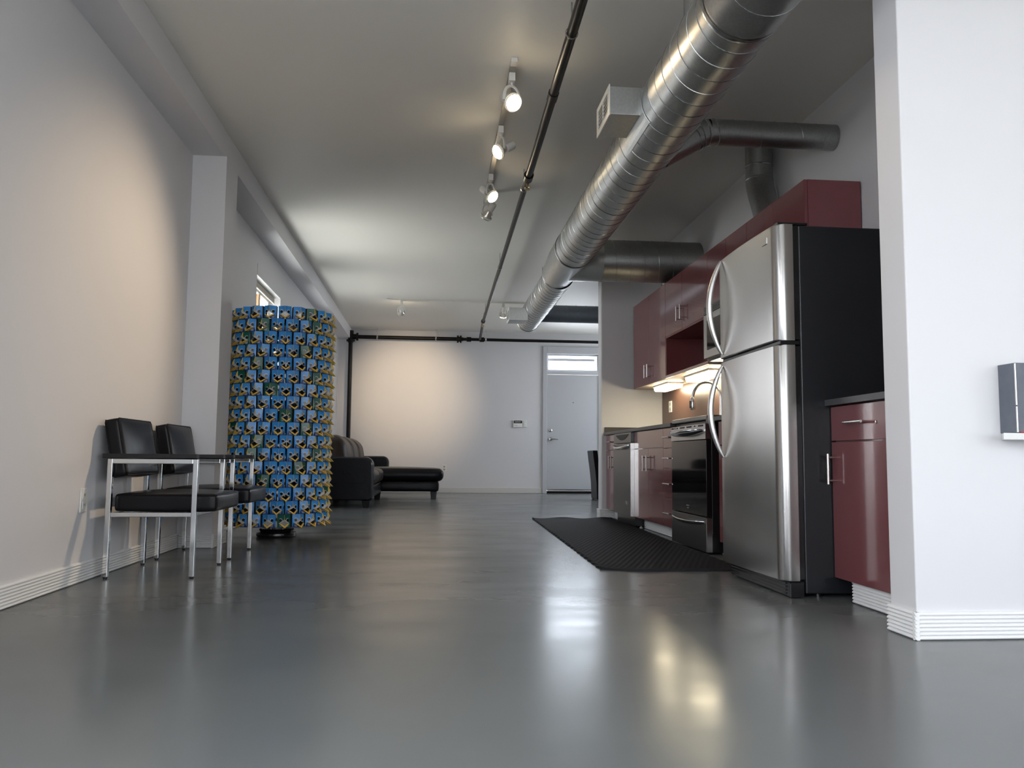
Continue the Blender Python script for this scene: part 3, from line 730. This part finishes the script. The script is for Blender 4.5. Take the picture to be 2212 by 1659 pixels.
MB().tube(hm, [0.007+0.010*math.sin(PI*k/14)**0.7 for k in range(15)], 12, sx=0.6).build('handle', 'chrome', dr)
for y in (ya+.03, yb-.03):
    MB().lathe([(0.016, 0.0005), (0.016, 0.0115)], (1.9, y, 0), n=10).build('foot', 'blackm', rg)

# microwave over the range
mw = thing('microwave', (2.2, 5.71, 1.35), 'stainless over-range microwave glimpsed behind the refrigerator door', 'microwave')
bx(2.055, 2.403, 5.312, 6.104, 1.362, 1.768).build('body', 'steeldk', mw, bevel=0.004)
bx(2.03, 2.054, 5.52, 6.10, 1.372, 1.70).build('door', 'steel', mw, bevel=0.003)
bx(2.028, 2.0298, 5.60, 6.02, 1.43, 1.65).build('door_window', 'blackgl', mw)
vt = bx(2.034, 2.054, 5.32, 6.10, 1.703, 1.766).build('vent_grille', 'blackm', mw)
for k in range(5): bx(2.031, 2.0338, 5.33, 6.09, 1.708+k*.0115, 1.713+k*.0115).build('slat', 'steeldk', vt)
bx(2.06, 2.39, 5.32, 6.09, 1.349, 1.3615).build('base_plate', 'blackm', mw)

# wall cabinets
XU = 2.07
def wall_cab(label, y0, y1, z0, z1, fronts, niche=None):
    t = thing('wall_cabinet', (2.24, (y0+y1)/2, z0), label, 'cabinet', 'red wall cabinets')
    zc = niche[1] if niche else z0
    bx(XU+.0205, 2.4035, y0+.001, y1-.001, zc+.016, z1-.001).build('carcass', 'red', t)
    bx(XU+.004, 2.4035, y0+.001, y1-.001, z0, z0+.0155).build('bottom_panel', 'uunder', t)
    if niche:
        n = MB(); w = 0.018
        n.box(XU+.003, 2.4035, y0+.001, y0+w, z0+.016, zc+.0155).box(XU+.003, 2.4035, y1-w, y1-.001, z0+.016, zc+.0155)
        n.box(2.392, 2.4035, y0+w+.0005, y1-w-.0005, z0+.016, zc+.0155)
        n.box(XU+.003, 2.391, y0+w+.0005, y1-w-.0005, zc-.003, zc+.0155)
        n.build('niche_surround', 'redin', t)
        bx(XU, XU+.0025, y0+.001, y1-.001, z0, z0+.026).build('face_rail', 'red', t)
        bx(XU+.10, 2.38, y0+w+.002, y1-w-.002, z0+.0165, z0+.02).build('niche_floor', 'blackgl', t)
    for f in fronts: front(t, *f)
    return t
wall_cab('tall two-door dark red wall cabinet beside the far wing wall', 7.285, 8.48, 1.337, 2.205,
         [('door', XU, 7.862, 8.48, 1.337, 2.205, ('v', 7.915, 1.40, 1.525)), ('door', XU, 7.285, 7.862, 1.337, 2.205, ('v', 7.808, 1.40, 1.525))])
wall_cab('dark red wall cabinet with an open niche under its doors, above the sink', 6.12, 7.284, 1.337, 2.205,
         [('door', XU, 6.775, 7.284, 1.712, 2.205, ('v', 6.832, 1.785, 1.91)), ('door', XU, 6.12, 6.775, 1.712, 2.205, ('v', 6.725, 1.785, 1.91))], (1.34, 1.70))
wall_cab('dark red wall cabinet above the microwave', 5.306, 6.119, 1.775, 2.205,
         [('door', XU, 5.71, 6.119, 1.775, 2.205), ('door', XU, 5.306, 5.71, 1.775, 2.205)])
wall_cab('dark red wall cabinet with plain end panel above the refrigerator line', 4.43, 5.305, 1.34, 2.205,
         [('door', XU, 4.43, 4.868, 1.34, 2.205), ('door', XU, 4.868, 5.305, 1.34, 2.205)])
def under_light(y0, y1, label):
    t = thing('cabinet_light', (2.25, (y0+y1)/2, 1.30), label, 'light', 'lit fluorescent strips under the wall cabinets')
    bx(2.17, 2.33, y0, y1, 1.322, 1.3365).build('housing', 'plastw', t)
    pr = [(2.18, 1.3215), (2.185, 1.292), (2.20, 1.284), (2.30, 1.284), (2.315, 1.292), (2.32, 1.3215)]
    MB().prism(pr, 'y', y0+.008, y1-.008).build('diffuser', 'fluo', t)
under_light(7.58, 8.10, 'lit fluorescent strip under the tall far wall cabinet')
under_light(6.40, 7.06, 'lit fluorescent strip under the niche cabinet, above the faucet')

# refrigerator
fr = thing('refrigerator', (2.02, 4.02, 0), 'stainless top-freezer refrigerator with black sides beside the right wall', 'refrigerator')
ya, yb = 3.642, 4.404
bx(1.668, 2.40, ya, yb, 0.020, 1.698).build('cabinet_body', 'blacktx', fr, bevel=0.006)
def door_prof(x_front, x_back, rnear=0.050, rfar=0.012, bulge=0.010):
    pts = [(x_back, ya+.002)]
    for k in range(9):
        a = PI/2*k/8; pts.append((x_front+rnear-rnear*math.sin(a)*1.0, ya+.002+rnear-rnear*math.cos(a)))
    for k in range(1, 12):
        u = k/12; y = ya+.002+rnear+(yb-ya-.004-rnear-rfar)*u; pts.append((x_front-bulge*math.sin(PI*u), y))
    for k in range(5):
        a = PI/2*k/4; pts.append((x_front+rfar-rfar*math.cos(a), yb-.002-rfar+rfar*math.sin(a)))
    pts.append((x_back, yb-.002)); return pts
def fridge_door(name, z0, z1):
    m = MB(); pr = door_prof(1.556, 1.642); n = len(pr)
    zs = [(z0, .004), (z0+.004, 0), (z1-.004, 0), (z1, .004)]
    rows = []
    for z, ins in zs:
        rows.append([(x+(ins if x < 1.64 else 0), y, z) for x, y in pr])
    vs = [v for r in rows for v in r]
    m.add(vs, [(j*n+i, j*n+(i+1) % n, (j+1)*n+(i+1) % n, (j+1)*n+i) for j in range(3) for i in range(n)], 0, True)
    m.add(rows[0], [tuple(range(n))]); m.add(rows[-1], [tuple(range(n))[::-1]])
    o = m.build(name, 'steel', fr, angle=30)
    bx(1.6425, 1.6675, ya+.008, yb-.008, z0+.006, z1-.006).build('gasket', 'blackm', o)
    return o
fz = fridge_door('freezer_door', 1.160, 1.704); fd = fridge_door('fridge_door', 0.076, 1.140)
bx(1.57, 1.667, ya+.004, yb-.004, 1.1405, 1.1595).build('door_divider', 'blackm', fr, bevel=0.004)
def fridge_handle(par, z0, z1):
    pts = []; rr = []
    for k in range(25):
        u = k/24; pts.append((1.549-0.068*math.sin(PI*u)**0.85, 4.350, z0+(z1-z0)*u)); rr.append(0.0075+0.0085*math.sin(PI*u)**0.6)
    return MB().tube(pts, rr, 14, sx=1.0).build('handle', 'pull', par)
fridge_handle(fz, 1.182, 1.692); fridge_handle(fd, 0.628, 1.116)
bg_ = bx(1.5525, 1.5553, 3.735, 3.80, 1.632, 1.660)
bgo = bg_.build('badge', 'steel', fz)
bx(1.5515, 1.5553, 3.7325, 3.7345, 1.632, 1.660).build('badge_edge', 'satin', fz)
bx(1.5520, 1.5553, 3.735, 3.80, 1.6285, 1.6315).build('badge_line', 'dark', fz)
gr = MB().box(1.60, 1.667, ya+.02, yb-.01, 0.004, 0.070).build('toe_grille', 'blackm', fr, bevel=0.004)
for k in range(4): bx(1.594, 1.5995, ya+.05, yb-.02, 0.012+k*.015, 0.020+k*.015).build('slat', 'blackm', gr)
hb = MB().box(1.60, 1.66, ya+.003, ya+.018, 0.004, 0.068); hb.tube([(1.598, ya+.012, .066), (1.62, ya+.010, .072), (1.66, ya+.010, .070)], 0.004, 6)
hb.build('lower_hinge', 'blackm', fr)
bx(1.575, 1.72, ya+.012, ya+.075, 1.7045, 1.716).build('hinge_cover', 'blackm', fr, bevel=0.003)
for (x, y) in ((1.75, 3.70), (1.75, 4.35), (2.35, 3.70), (2.35, 4.35)):
    MB().lathe([(0.018, 0.0005), (0.018, 0.0195)], (x, y, 0), n=12).build('foot', 'blackm', fr)

# ------------------------------------------------------------------ black kitchen mat
mt = MB(); NX, NY = 46, 160
X0, X1, YA_, YB_ = 0.965, 1.862, 4.545, 8.50
def matpt(i, j):
    u = i/NX; v = j/NY
    x1 = 1.735+0.103*min(1, v*1.15); x = X0+(x1-X0)*u + 0.085*(v-0.35)*(1-u); y = YA_+(YB_-YA_)*v
    # rounded near-left corner and slightly skewed near edge
    if u < 0.35 and v < 0.06:
        y += 0.10*(1-u/0.35)**2*(1-v/0.06)
    ed = min(u, 1-u)*(X1-X0); ee = min(v, 1-v)*(YB_-YA_)
    z = 0.007
    if ed < 0.03: z += 0.006*(0.5+0.5*math.sin(y*2*PI/0.145))*(1-ed/0.03)
    if ed < 0.004: x += 0.006*math.sin(y*2*PI/0.145)*(1 if u < .5 else -1)
    if v > .97: z += 0.014*(v-.97)/.03*(0.5+0.5*math.sin(x*2*PI/0.42+.5))
    if v < .015: z += 0.008*(1-v/.015)*(0.5+0.5*math.sin(x*2*PI/0.28))
    z += 0.0022*(1 if ((i//1)+(j//2)) % 2 else 0)*(1 if ed > .02 and ee > .02 else 0)
    return (x, y, z)
vs = [matpt(i, j) for j in range(NY+1) for i in range(NX+1)]
mt.add(vs, [(j*(NX+1)+i, j*(NX+1)+i+1, (j+1)*(NX+1)+i+1, (j+1)*(NX+1)+i) for j in range(NY) for i in range(NX)], 0, False)
rim = [j*(NX+1) for j in range(NY+1)] + [NY*(NX+1)+i for i in range(1, NX+1)] + [j*(NX+1)+NX for j in range(NY-1, -1, -1)] + [i for i in range(NX-1, 0, -1)]
lv = [vs[k] for k in rim]; n = len(lv)
mt.add(lv+[(p[0], p[1], 0.001) for p in lv], [(k, (k+1) % n, n+(k+1) % n, n+k) for k in range(n)])
mo = mt.build('kitchen_mat', 'rubber'); tag(mo, 'long black rubber mat with wavy edges on the floor before the oven', 'mat')

# ------------------------------------------------------------------ ducts
hv = thing('air_duct', (1.24, 6.5, 2.2), 'big galvanised spiral duct hanging along the kitchen with side branches', 'duct')
AX, AZ, AR = 1.235, 2.487, 0.178
def helix(axis, a0, a1, c, r, pitch, tr=0.0028, ph=0.0):
    n = int(abs(a1-a0)/pitch*40); pts = []
    for k in range(n+1):
        t = k/40; a = 2*PI*t+ph; u = a0+(a1-a0)*k/n
        if axis == 'y': pts.append((c[0]+r*math.cos(a), u, c[1]+r*math.sin(a)))
        else: pts.append((u, c[0]+r*math.cos(a), c[1]+r*math.sin(a)))
    return MB().tube(pts, tr, 5)
sec = MB().lathe([(AR, 0), (AR, 4.20)], (AX, 3.12, AZ), (0, 1, 0), 56, caps=False).build('duct_section', 'galv', hv)
helix('y', 3.16, 7.28, (AX, AZ), AR, 0.13).build('spiral_seam', 'seam', sec)
sec2 = MB().lathe([(AR+.004, 0), (AR+.004, 2.98), (AR+.006, 2.985), (AR+.006, 3.0), (AR-.001, 3.001)], (AX, 0.12, AZ), (0, 1, 0), 56, caps=False).build('duct_section', 'galv', hv)
helix('y', 0.12, 3.02, (AX, AZ), AR+.004, 0.13).build('spiral_seam', 'seam', sec2)
MB().lathe([(AR+.0045, 0), (AR+.0065, 0.004), (AR+.0065, 0.028), (AR+.0045, 0.032)], (AX, 3.135, AZ), (0, 1, 0), 56, caps=False).build('joint_band', 'seam', sec)
# wye fitting: body, collar, tapered branch outlet
MB().lathe([(AR+.004, 7.22-7.2), (AR+.007, .03), (AR+.007, .05), (AR+.004, .06), (AR+.004, .50), (0.158, 1.02), (0.158, 1.06), (0.161, 1.065), (0.161, 1.085), (0.155, 1.09)], (AX, 7.2, AZ), (0, 1, 0), 56, caps=False).build('wye_fitting', 'galv', hv)
wy = MB(); n = 40; r0, r1 = 0.172, 0.192
ra = [(AX+0.02, 7.72+r0*2.3*math.cos(2*PI*k/n), AZ-.005+r0*math.sin(2*PI*k/n)) for k in range(n)]
rb = [(1.50, 7.40+r1*math.cos(2*PI*k/n), 2.425+r1*math.sin(2*PI*k/n)) for k in range(n)]
wy.add(ra+rb, [(k, (k+1) % n, n+(k+1) % n, n+k) for k in range(n)], 0, True)
wy.build('wye_outlet', 'galv', hv)
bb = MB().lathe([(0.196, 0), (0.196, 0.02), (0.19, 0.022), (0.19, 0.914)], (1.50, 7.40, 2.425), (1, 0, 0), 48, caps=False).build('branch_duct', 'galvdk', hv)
helix('x', 1.54, 2.41, (7.40, 2.425), 0.19, 0.13).build('spiral_seam', 'galvdk', bb)
AR2, AX2, AZ2 = 0.150, 1.25, 2.470
s3 = MB().lathe([(AR2, 0), (AR2, 2.81), (AR2+.008, 2.815), (AR2+.008, 2.83), (AR2-.01, 2.831), (0.0, 2.832)], (AX2, 8.24, AZ2), (0, 1, 0), 48, caps=False).build('duct_section', 'galv', hv)
helix('y', 8.30, 11.02, (AX2, AZ2), AR2, 0.13).build('spiral_seam', 'seam', s3)
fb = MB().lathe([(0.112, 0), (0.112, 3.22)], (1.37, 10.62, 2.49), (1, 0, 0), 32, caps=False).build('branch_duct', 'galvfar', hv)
helix('x', 1.40, 4.55, (10.62, 2.49), 0.112, 0.13).build('spiral_seam', 'galvfar', fb)
# small branch to the kitchen wall with its elbow
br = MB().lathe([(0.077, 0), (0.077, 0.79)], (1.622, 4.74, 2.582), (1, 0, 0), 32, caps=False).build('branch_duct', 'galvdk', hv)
helix('x', 1.72, 2.40, (4.74, 2.582), 0.077, 0.13, 0.002).build('spiral_seam', 'galvdk', br)
ep = [(1.33, 4.74, 2.425), (1.44, 4.74, 2.488), (1.50, 4.74, 2.522), (1.555, 4.74, 2.556), (1.59, 4.74, 2.573), (1.6215, 4.74, 2.582)]
el = MB().tube(ep, 0.078, 32, caps=False).build('elbow', 'galvdk', hv)
for k, (a, b) in enumerate([((1.535, 2.543), (.86, .51)), ((1.565, 2.561), (.92, .4)), ((1.605, 2.577), (.97, .25)), ((1.66, 2.582), (.97, .24))]):
    MB().lathe([(0.079, -.004), (0.083, 0), (0.079, .004)], (a[0], 4.74, a[1]), (b[0], 0, b[1]), 32, caps=False).build('elbow_ring', 'seam', el)
def register(y0, y1, z0, z1, x0, x1, label=None):
    m = MB(); m.box(x0, x1, y0, y1, z0, z1)
    b = m.build('register_box', 'galv', hv, bevel=0.003)
    g = MB(); w = 0.035; xx = x0-.006
    g.box(xx, x0-.0005, y0-.008, y0+w, z0-.008, z1+.008).box(xx, x0-.0005, y1-w, y1+.008, z0-.008, z1+.008)
    ym = (y0+y1)/2
    g.box(xx, x0-.0005, y0+w+.0002, y1-w-.0002, z1-w*.7, z1+.008).box(xx, x0-.0005, y0+w+.0002, y1-w-.0002, z0-.008, z0+w*.7).box(xx, x0-.0005, ym-.008, ym+.008, z0+w*.7+.0002, z1-w*.7-.0002)
    g.build('grille', 'plastw', b)
    lv = MB()
    for k in range(5):
        zz = z0+w+(z1-z0-2*w)*k/4
        lv.box(x0-.004, x0-.001, y0+w+.001, ym-.009, zz-.004, zz+.004).box(x0-.004, x0-.001, ym+.009, y1-w-.001, zz-.004, zz+.004)
    lv.build('louvres', 'plastg', b, kind='stuff')
    return b
register(4.185, 4.505, 2.425, 2.578, 0.900, 1.10)
sd = MB(); aa = [rad(158+64*k/10) for k in range(11)]
vs = [(AX+rr*math.cos(a), y, AZ+rr*math.sin(a)) for rr in (AR+.002, AR+.006) for y in (4.13, 4.58) for a in aa]
q = 11
sd.add(vs, [(2*q+k, 2*q+k+1, 3*q+k+1, 3*q+k) for k in range(10)] + [(k, q+k, q+k+1, k+1) for k in range(10)] + [(k, k+1, 2*q+k+1, 2*q+k) for k in range(10)] + [(q+k, 3*q+k, 3*q+k+1, q+k+1) for k in range(10)] + [(10, q+10, 3*q+10, 2*q+10), (0, 2*q, 3*q, q)])
sd.build('saddle_flange', 'galv', hv)
register(10.05, 10.33, 2.300, 2.455, 0.905, 1.135)
for y, x in ((3.81, 1.19), (6.9, 1.235), (9.6, 1.25)):
    MB().tube([(x, y, 2.60), (x, y, CZ-.001)], 0.004, 6).build('hanger_rod', 'galvdk', hv)

vp = thing('vent_pipe', (2.27, 5.6, 2.21), 'dull metal vent pipe rising from the red wall cabinets to the ceiling', 'pipe')
MB().tube([(2.285, 5.60, CZ-.001), (2.285, 5.60, 2.64), (2.285, 5.595, 2.59)], 0.095, 32, caps=False).build('pipe_section', 'galvdk', vp)
MB().tube([(2.285, 5.598, 2.60), (2.285, 5.58, 2.53), (2.285, 5.545, 2.46)], 0.0965, 32, caps=False).build('elbow', 'galvdk', vp)
MB().tube([(2.285, 5.548, 2.465), (2.285, 5.46, 2.30), (2.285, 5.42, 2.207)], 0.095, 32, caps=False).build('pipe_section', 'galvdk', vp)
for z, y in ((2.70, 5.60), (2.60, 5.598)):
    MB().lathe([(0.0955, -.006), (0.099, 0), (0.0955, .006)], (2.285, y, z), n=32, caps=False).build('joint_ring', 'seam', vp)

# ------------------------------------------------------------------ sprinkler pipes
sp = thing('sprinkler_pipe', (0.7, 14.6, 0), 'black iron sprinkler pipe along the far wall and down the ceiling', 'pipe')
YP = 14.60
MB().tube([(-1.458, YP, 0.001), (-1.458, YP, 2.64)], 0.036, 20).build('riser', 'pipe', sp)
MB().tube([(-1.40, YP, 2.703), (0.50, YP, 2.700)], 0.034, 20).build('cross_pipe', 'pipe', sp)
MB().tube([(0.50, YP, 2.700), (4.58, YP, 2.698)], 0.027, 16).build('cross_pipe', 'pipe', sp)
tee = MB().tube([(-1.458, YP, 2.60), (-1.458, YP, 2.79)], 0.048, 20); tee.tube([(-1.458, YP, 2.703), (-1.33, YP, 2.703)], 0.046, 20)
tee.lathe([(0.075, 0), (0.075, .03)], (-1.458, YP, 2.62), n=20); tee.lathe([(0.05, 0), (0.05, .025)], (-1.458, YP, 2.785), n=20); tee.lathe([(0.07, 0), (0.07, .03)], (-1.36, YP, 2.703), (1, 0, 0), 20)
tee.build('corner_tee', 'pipe', sp)
cp_ = MB().lathe([(0.066, 0), (0.066, .03), (0.045, .032), (0.045, .05), (0.066, .052), (0.066, .08)], (0.39, YP, 2.700), (1, 0, 0), 20); cp_.build('flange_coupling', 'pipe', sp)
for x, r in ((0.60, .042), (0.83, .042)):
    MB().tube([(x-.04, YP, 2.7), (x+.04, YP, 2.7)], r, 16).build('coupling', 'pipe', sp)
MB().tube([(0.795, YP-.02, 2.705), (0.735, 12.66, 2.705), (0.675, 6.05, 2.705)], 0.0215, 14).build('branch_pipe', 'pipe', sp)
MB().tube([(0.675, 6.05, 2.705), (0.652, 4.2, 2.705), (0.625, 2.0, 2.705), (0.60, -1.5, 2.705)], 0.027, 14).build('branch_pipe', 'pipe', sp)
for (x, y, r) in ((0.675, 6.02, .036), (0.735, 12.66, .032), (0.657, 4.62, .031)):
    MB().tube([(x+.001, y+.05, 2.705), (x-.001, y-.05, 2.705)], r, 14).build('coupling', 'pipe', sp)
for (x, y) in ((0.675, 6.10), (0.74, 12.72)):
    h = MB().tube([(x, y, 2.682), (x, y, 2.655)], 0.011, 10); h.lathe([(0.016, 0), (0.022, -.006), (0.022, -.010), (0.0, -.011)], (x, y, 2.642), n=12)
    h.tube([(x-.014, y, 2.655), (x-.017, y, 2.648), (x-.012, y, 2.642)], 0.003, 6); h.tube([(x+.014, y, 2.655), (x+.017, y, 2.648), (x+.012, y, 2.642)], 0.003, 6)
    h.build('sprinkler_head', 'brass', sp)
for (x, y, r) in ((0.648, 3.9, .03), (0.672, 6.3, .025), (0.70, 9.0, .025), (0.728, 12.0, .025)):
    h = MB().tube([(x, y, 2.74), (x, y, CZ-.001)], 0.004, 6); h.lathe([(r, -.008), (r+.003, 0), (r, .008)], (x, y, 2.705), (0, 1, 0), 16, caps=False)
    h.build('hanger', 'galvdk', sp)
for x in (-1.0, 0.02, 0.90):
    h = MB().tube([(x, YP, 2.735), (x, YP, CZ-.001)], 0.005, 6); h.lathe([(.037, -.012), (.041, 0), (.037, .012)], (x, YP, 2.70), (1, 0, 0), 16, caps=False)
    h.build('hanger', 'satin', sp)

# ------------------------------------------------------------------ track lights
tk = thing('light_track', (0.42, 5.8, 2.83), 'ceiling light track running along the room beside the sprinkler pipe', 'track')
bx(0.405, 0.437, 4.56, 7.20, 2.842, 2.8645).build('rail', 'tracks', tk)
bx(0.403, 0.439, 4.50, 4.559, 2.84, 2.8645).build('end_cap', 'lampw', tk)
tk2 = thing('light_track', (0.4, 11.87, 2.83), 'pale ceiling light track crossing the room near the far wall', 'track')
bx(-0.50, 1.75, 11.855, 11.887, 2.842, 2.8645).build('rail', 'lampw', tk2)
fc = MB().tube([(-0.51, 11.87, 2.855), (-0.62, 11.84, 2.858), (-0.68, 11.82, 2.857)], 0.006, 6); fc.lathe([(0.02, 0), (0.02, .012)], (-0.68, 11.82, 2.852), n=12)
fc.build('feed_cord', 'plastw', tk2)

def spot(x, y, tgt, label, watts, lit=True, group='track spotlights', size=1.0, cone=62):
    s = size
    t = thing('track_light', (x, y, 2.84), label, 'spotlight', group)
    c = Vector((x, y, 2.841-0.165*s)); ax = (Vector(tgt)-c).normalized()
    m = bx(x-.018*s, x+.018*s, y-.03*s, y+.03*s, 2.841-.05*s, 2.841); m.tube([(x, y, 2.841-.05*s), (x, y, 2.841-.075*s)], 0.008*s, 10)
    m.build('bracket', 'lampw', t, bevel=0.002)
    side = ax.cross(Vector((0, 0, 1))).normalized()
    zt = 2.841-.072*s
    pts = []
    for k in range(15):
        a = PI*k/14
        w = 0.052*s
        pts.append(Vector((x, y, 0)) + side*(-w*math.cos(a)) + Vector((0, 0, c.z + (zt-c.z)*math.sin(a)**0.7)))
    MB().tube(pts, 0.0065*s, 8, sx=1.6).build('yoke', 'lampw', t)
    MB().lathe([(0.0, -.118*s), (0.026*s, -.116*s), (0.030*s, -.108*s), (0.030*s, -.05*s), (0.026*s, -.046*s)], c, ax, 20).build('socket_cup', 'lampw', t)
    MB().lathe([(0.050*s, .010*s), (0.055*s, .012*s), (0.055*s, .022*s), (0.050*s, .024*s)], c, ax, 24, caps=False).build('ring', 'lampw', t)
    bl = MB().lathe([(0.018*s, -.05*s), (0.020*s, -.03*s), (0.040*s, .0), (0.047*s, .020*s), (0.0475*s, .028*s)], c, ax, 24, caps=False).build('bulb', 'bulbside', t)
    MB().lathe([(0.0475*s, .0282*s), (0.042*s, .036*s), (0.025*s, .042*s), (0.0, .044*s)], c, ax, 24).build('bulb_face', 'bulb' if lit else 'bulbside', bl)
    if lit:
        l = bpy.data.lights.new('spot_beam', 'SPOT'); l.energy = watts; l.color = (1.0, 0.76, 0.50); l.spot_size = rad(cone); l.spot_blend = 1.0; l.shadow_soft_size = 0.035
        lo = bpy.data.objects.new('spot_beam', l); lo.location = c+ax*.06
        lo.rotation_euler = ax.to_track_quat('-Z', 'Y').to_euler(); COL.objects.link(lo)
    return t
spot(0.422, 4.66, (1.55, 2.3, 0.9), 'lit white track spotlight nearest the camera, tilted right', 18)
spot(0.42, 5.44, (-1.68, 4.50, 1.25), 'second lit white track spotlight, aimed down at the left wall', 100)
spot(0.42, 6.40, (2.0, 5.0, 0.9), 'third lit white track spotlight on the lengthwise track', 22)
spot(0.424, 6.93, (-0.9, 8.6, 0.7), 'unlit white track spotlight at the far end of the lengthwise track', 0, lit=False)
spot(-0.478, 11.87, (-0.45, 14.79, 1.70), 'lit track spotlight at the left end of the far crosswise track', 155, cone=54)
spot(0.98, 11.87, (0.9, 13.3, 0.0), 'lit track spotlight on the far crosswise track by the duct register', 35)

# ------------------------------------------------------------------ wall fittings
def outlet(x0, y0, z0, axis, label, w=0.072, h=0.115):
    t = thing('wall_outlet', (x0, y0, z0), label, 'outlet')
    if axis == 'x':
        bx(x0+.0005, x0+.007, y0-w/2, y0+w/2, z0-h/2, z0+h/2).build('cover_plate', 'plastw', t, bevel=0.002)
        for dz in (-.024, .024):
            k = bx(x0+.0072, x0+.009, y0-.017, y0+.017, z0+dz-.016, z0+dz+.016).build('socket', 'plastw', t)
            for dy in (-.006, .006): bx(x0+.0092, x0+.0096, y0+dy-.0015, y0+dy+.0015, z0+dz-.004, z0+dz+.008).build('slot', 'dark', k)
    else:
        bx(x0-w/2, x0+w/2, y0-.007, y0-.0005, z0-h/2, z0+h/2).build('cover_plate', 'plastw', t, bevel=0.002)
        for dz in (-.024, .024):
            k = bx(x0-.017, x0+.017, y0-.009, y0-.0072, z0+dz-.016, z0+dz+.016).build('socket', 'plastg', t)
outlet(XL, 4.243, 0.391, 'x', 'white double outlet on the left wall beside the nearer chair')
outlet(0.204, YB, 0.433, 'y', 'white outlet on the far wall beside the chaise')
kp = thing('alarm_keypad', (1.498, YB, 1.226), 'white keypad with a dark display on the far wall beside the door', 'keypad')
bx(1.416, 1.580, YB-.026, YB-.0005, 1.163, 1.290).build('case', 'plastw', kp, bevel=0.004)
ds = bx(1.424, 1.572, YB-.0275, YB-.0262, 1.236, 1.284).build('display', 'blackgl', kp)
bx(1.446, 1.55, YB-.0285, YB-.0277, 1.252, 1.268).build('display_line', 'plastg', ds)
bx(1.436, 1.49, YB-.0275, YB-.0262, 1.196, 1.203).build('print_line', 'plastg', kp)
th = thing('thermostat', (1.627, YB, 1.226), 'small white thermostat beside the keypad on the far wall', 'thermostat')
bx(1.592, 1.660, YB-.02, YB-.0005, 1.166, 1.290).build('case', 'plastw', th, bevel=0.004)
MB().lathe([(0.020, 0), (0.018, .006), (0, .0065)], (1.628, YB-.0202, 1.228), (0, -1, 0), 18).build('dial', 'trimw', th)

# white shelf with two slate boxes on the right wall ---------------------------
sh = thing('wall_shelf', (2.3, 2.74, 0.70), 'white shelf board on the right wall at the edge of the view', 'shelf')
MB().prism([(1.955, 2.700), (2.95, 2.700), (2.95, 2.7895), (2.012, 2.7895)], 'z', 0.690, 0.713).build('board', 'shelf', sh, bevel=0.0015)
sb = thing('slate_box', (2.2, 2.745, 0.7135), 'slate grey upright box standing on the white shelf', 'box')
bx(2.011, 2.45, 2.705, 2.7885, 0.7145, 0.958).build('case', 'slate', sb, bevel=0.002)
bx(2.0075, 2.0105, 2.707, 2.7885, 0.7145, 0.957).build('side_panel', 'slate', sb, bevel=0.001)
bx(2.0075, 2.0115, 2.7015, 2.7055, 0.810, 0.955).build('edge_trim', 'satin', sb)
bx(2.0075, 2.0115, 2.7015, 2.7055, 0.716, 0.805).build('edge_trim', 'satin', sb)
bx(2.020, 2.45, 2.7015, 2.7046, 0.7145, 0.7185).build('base_strip', 'redstrip', sb)
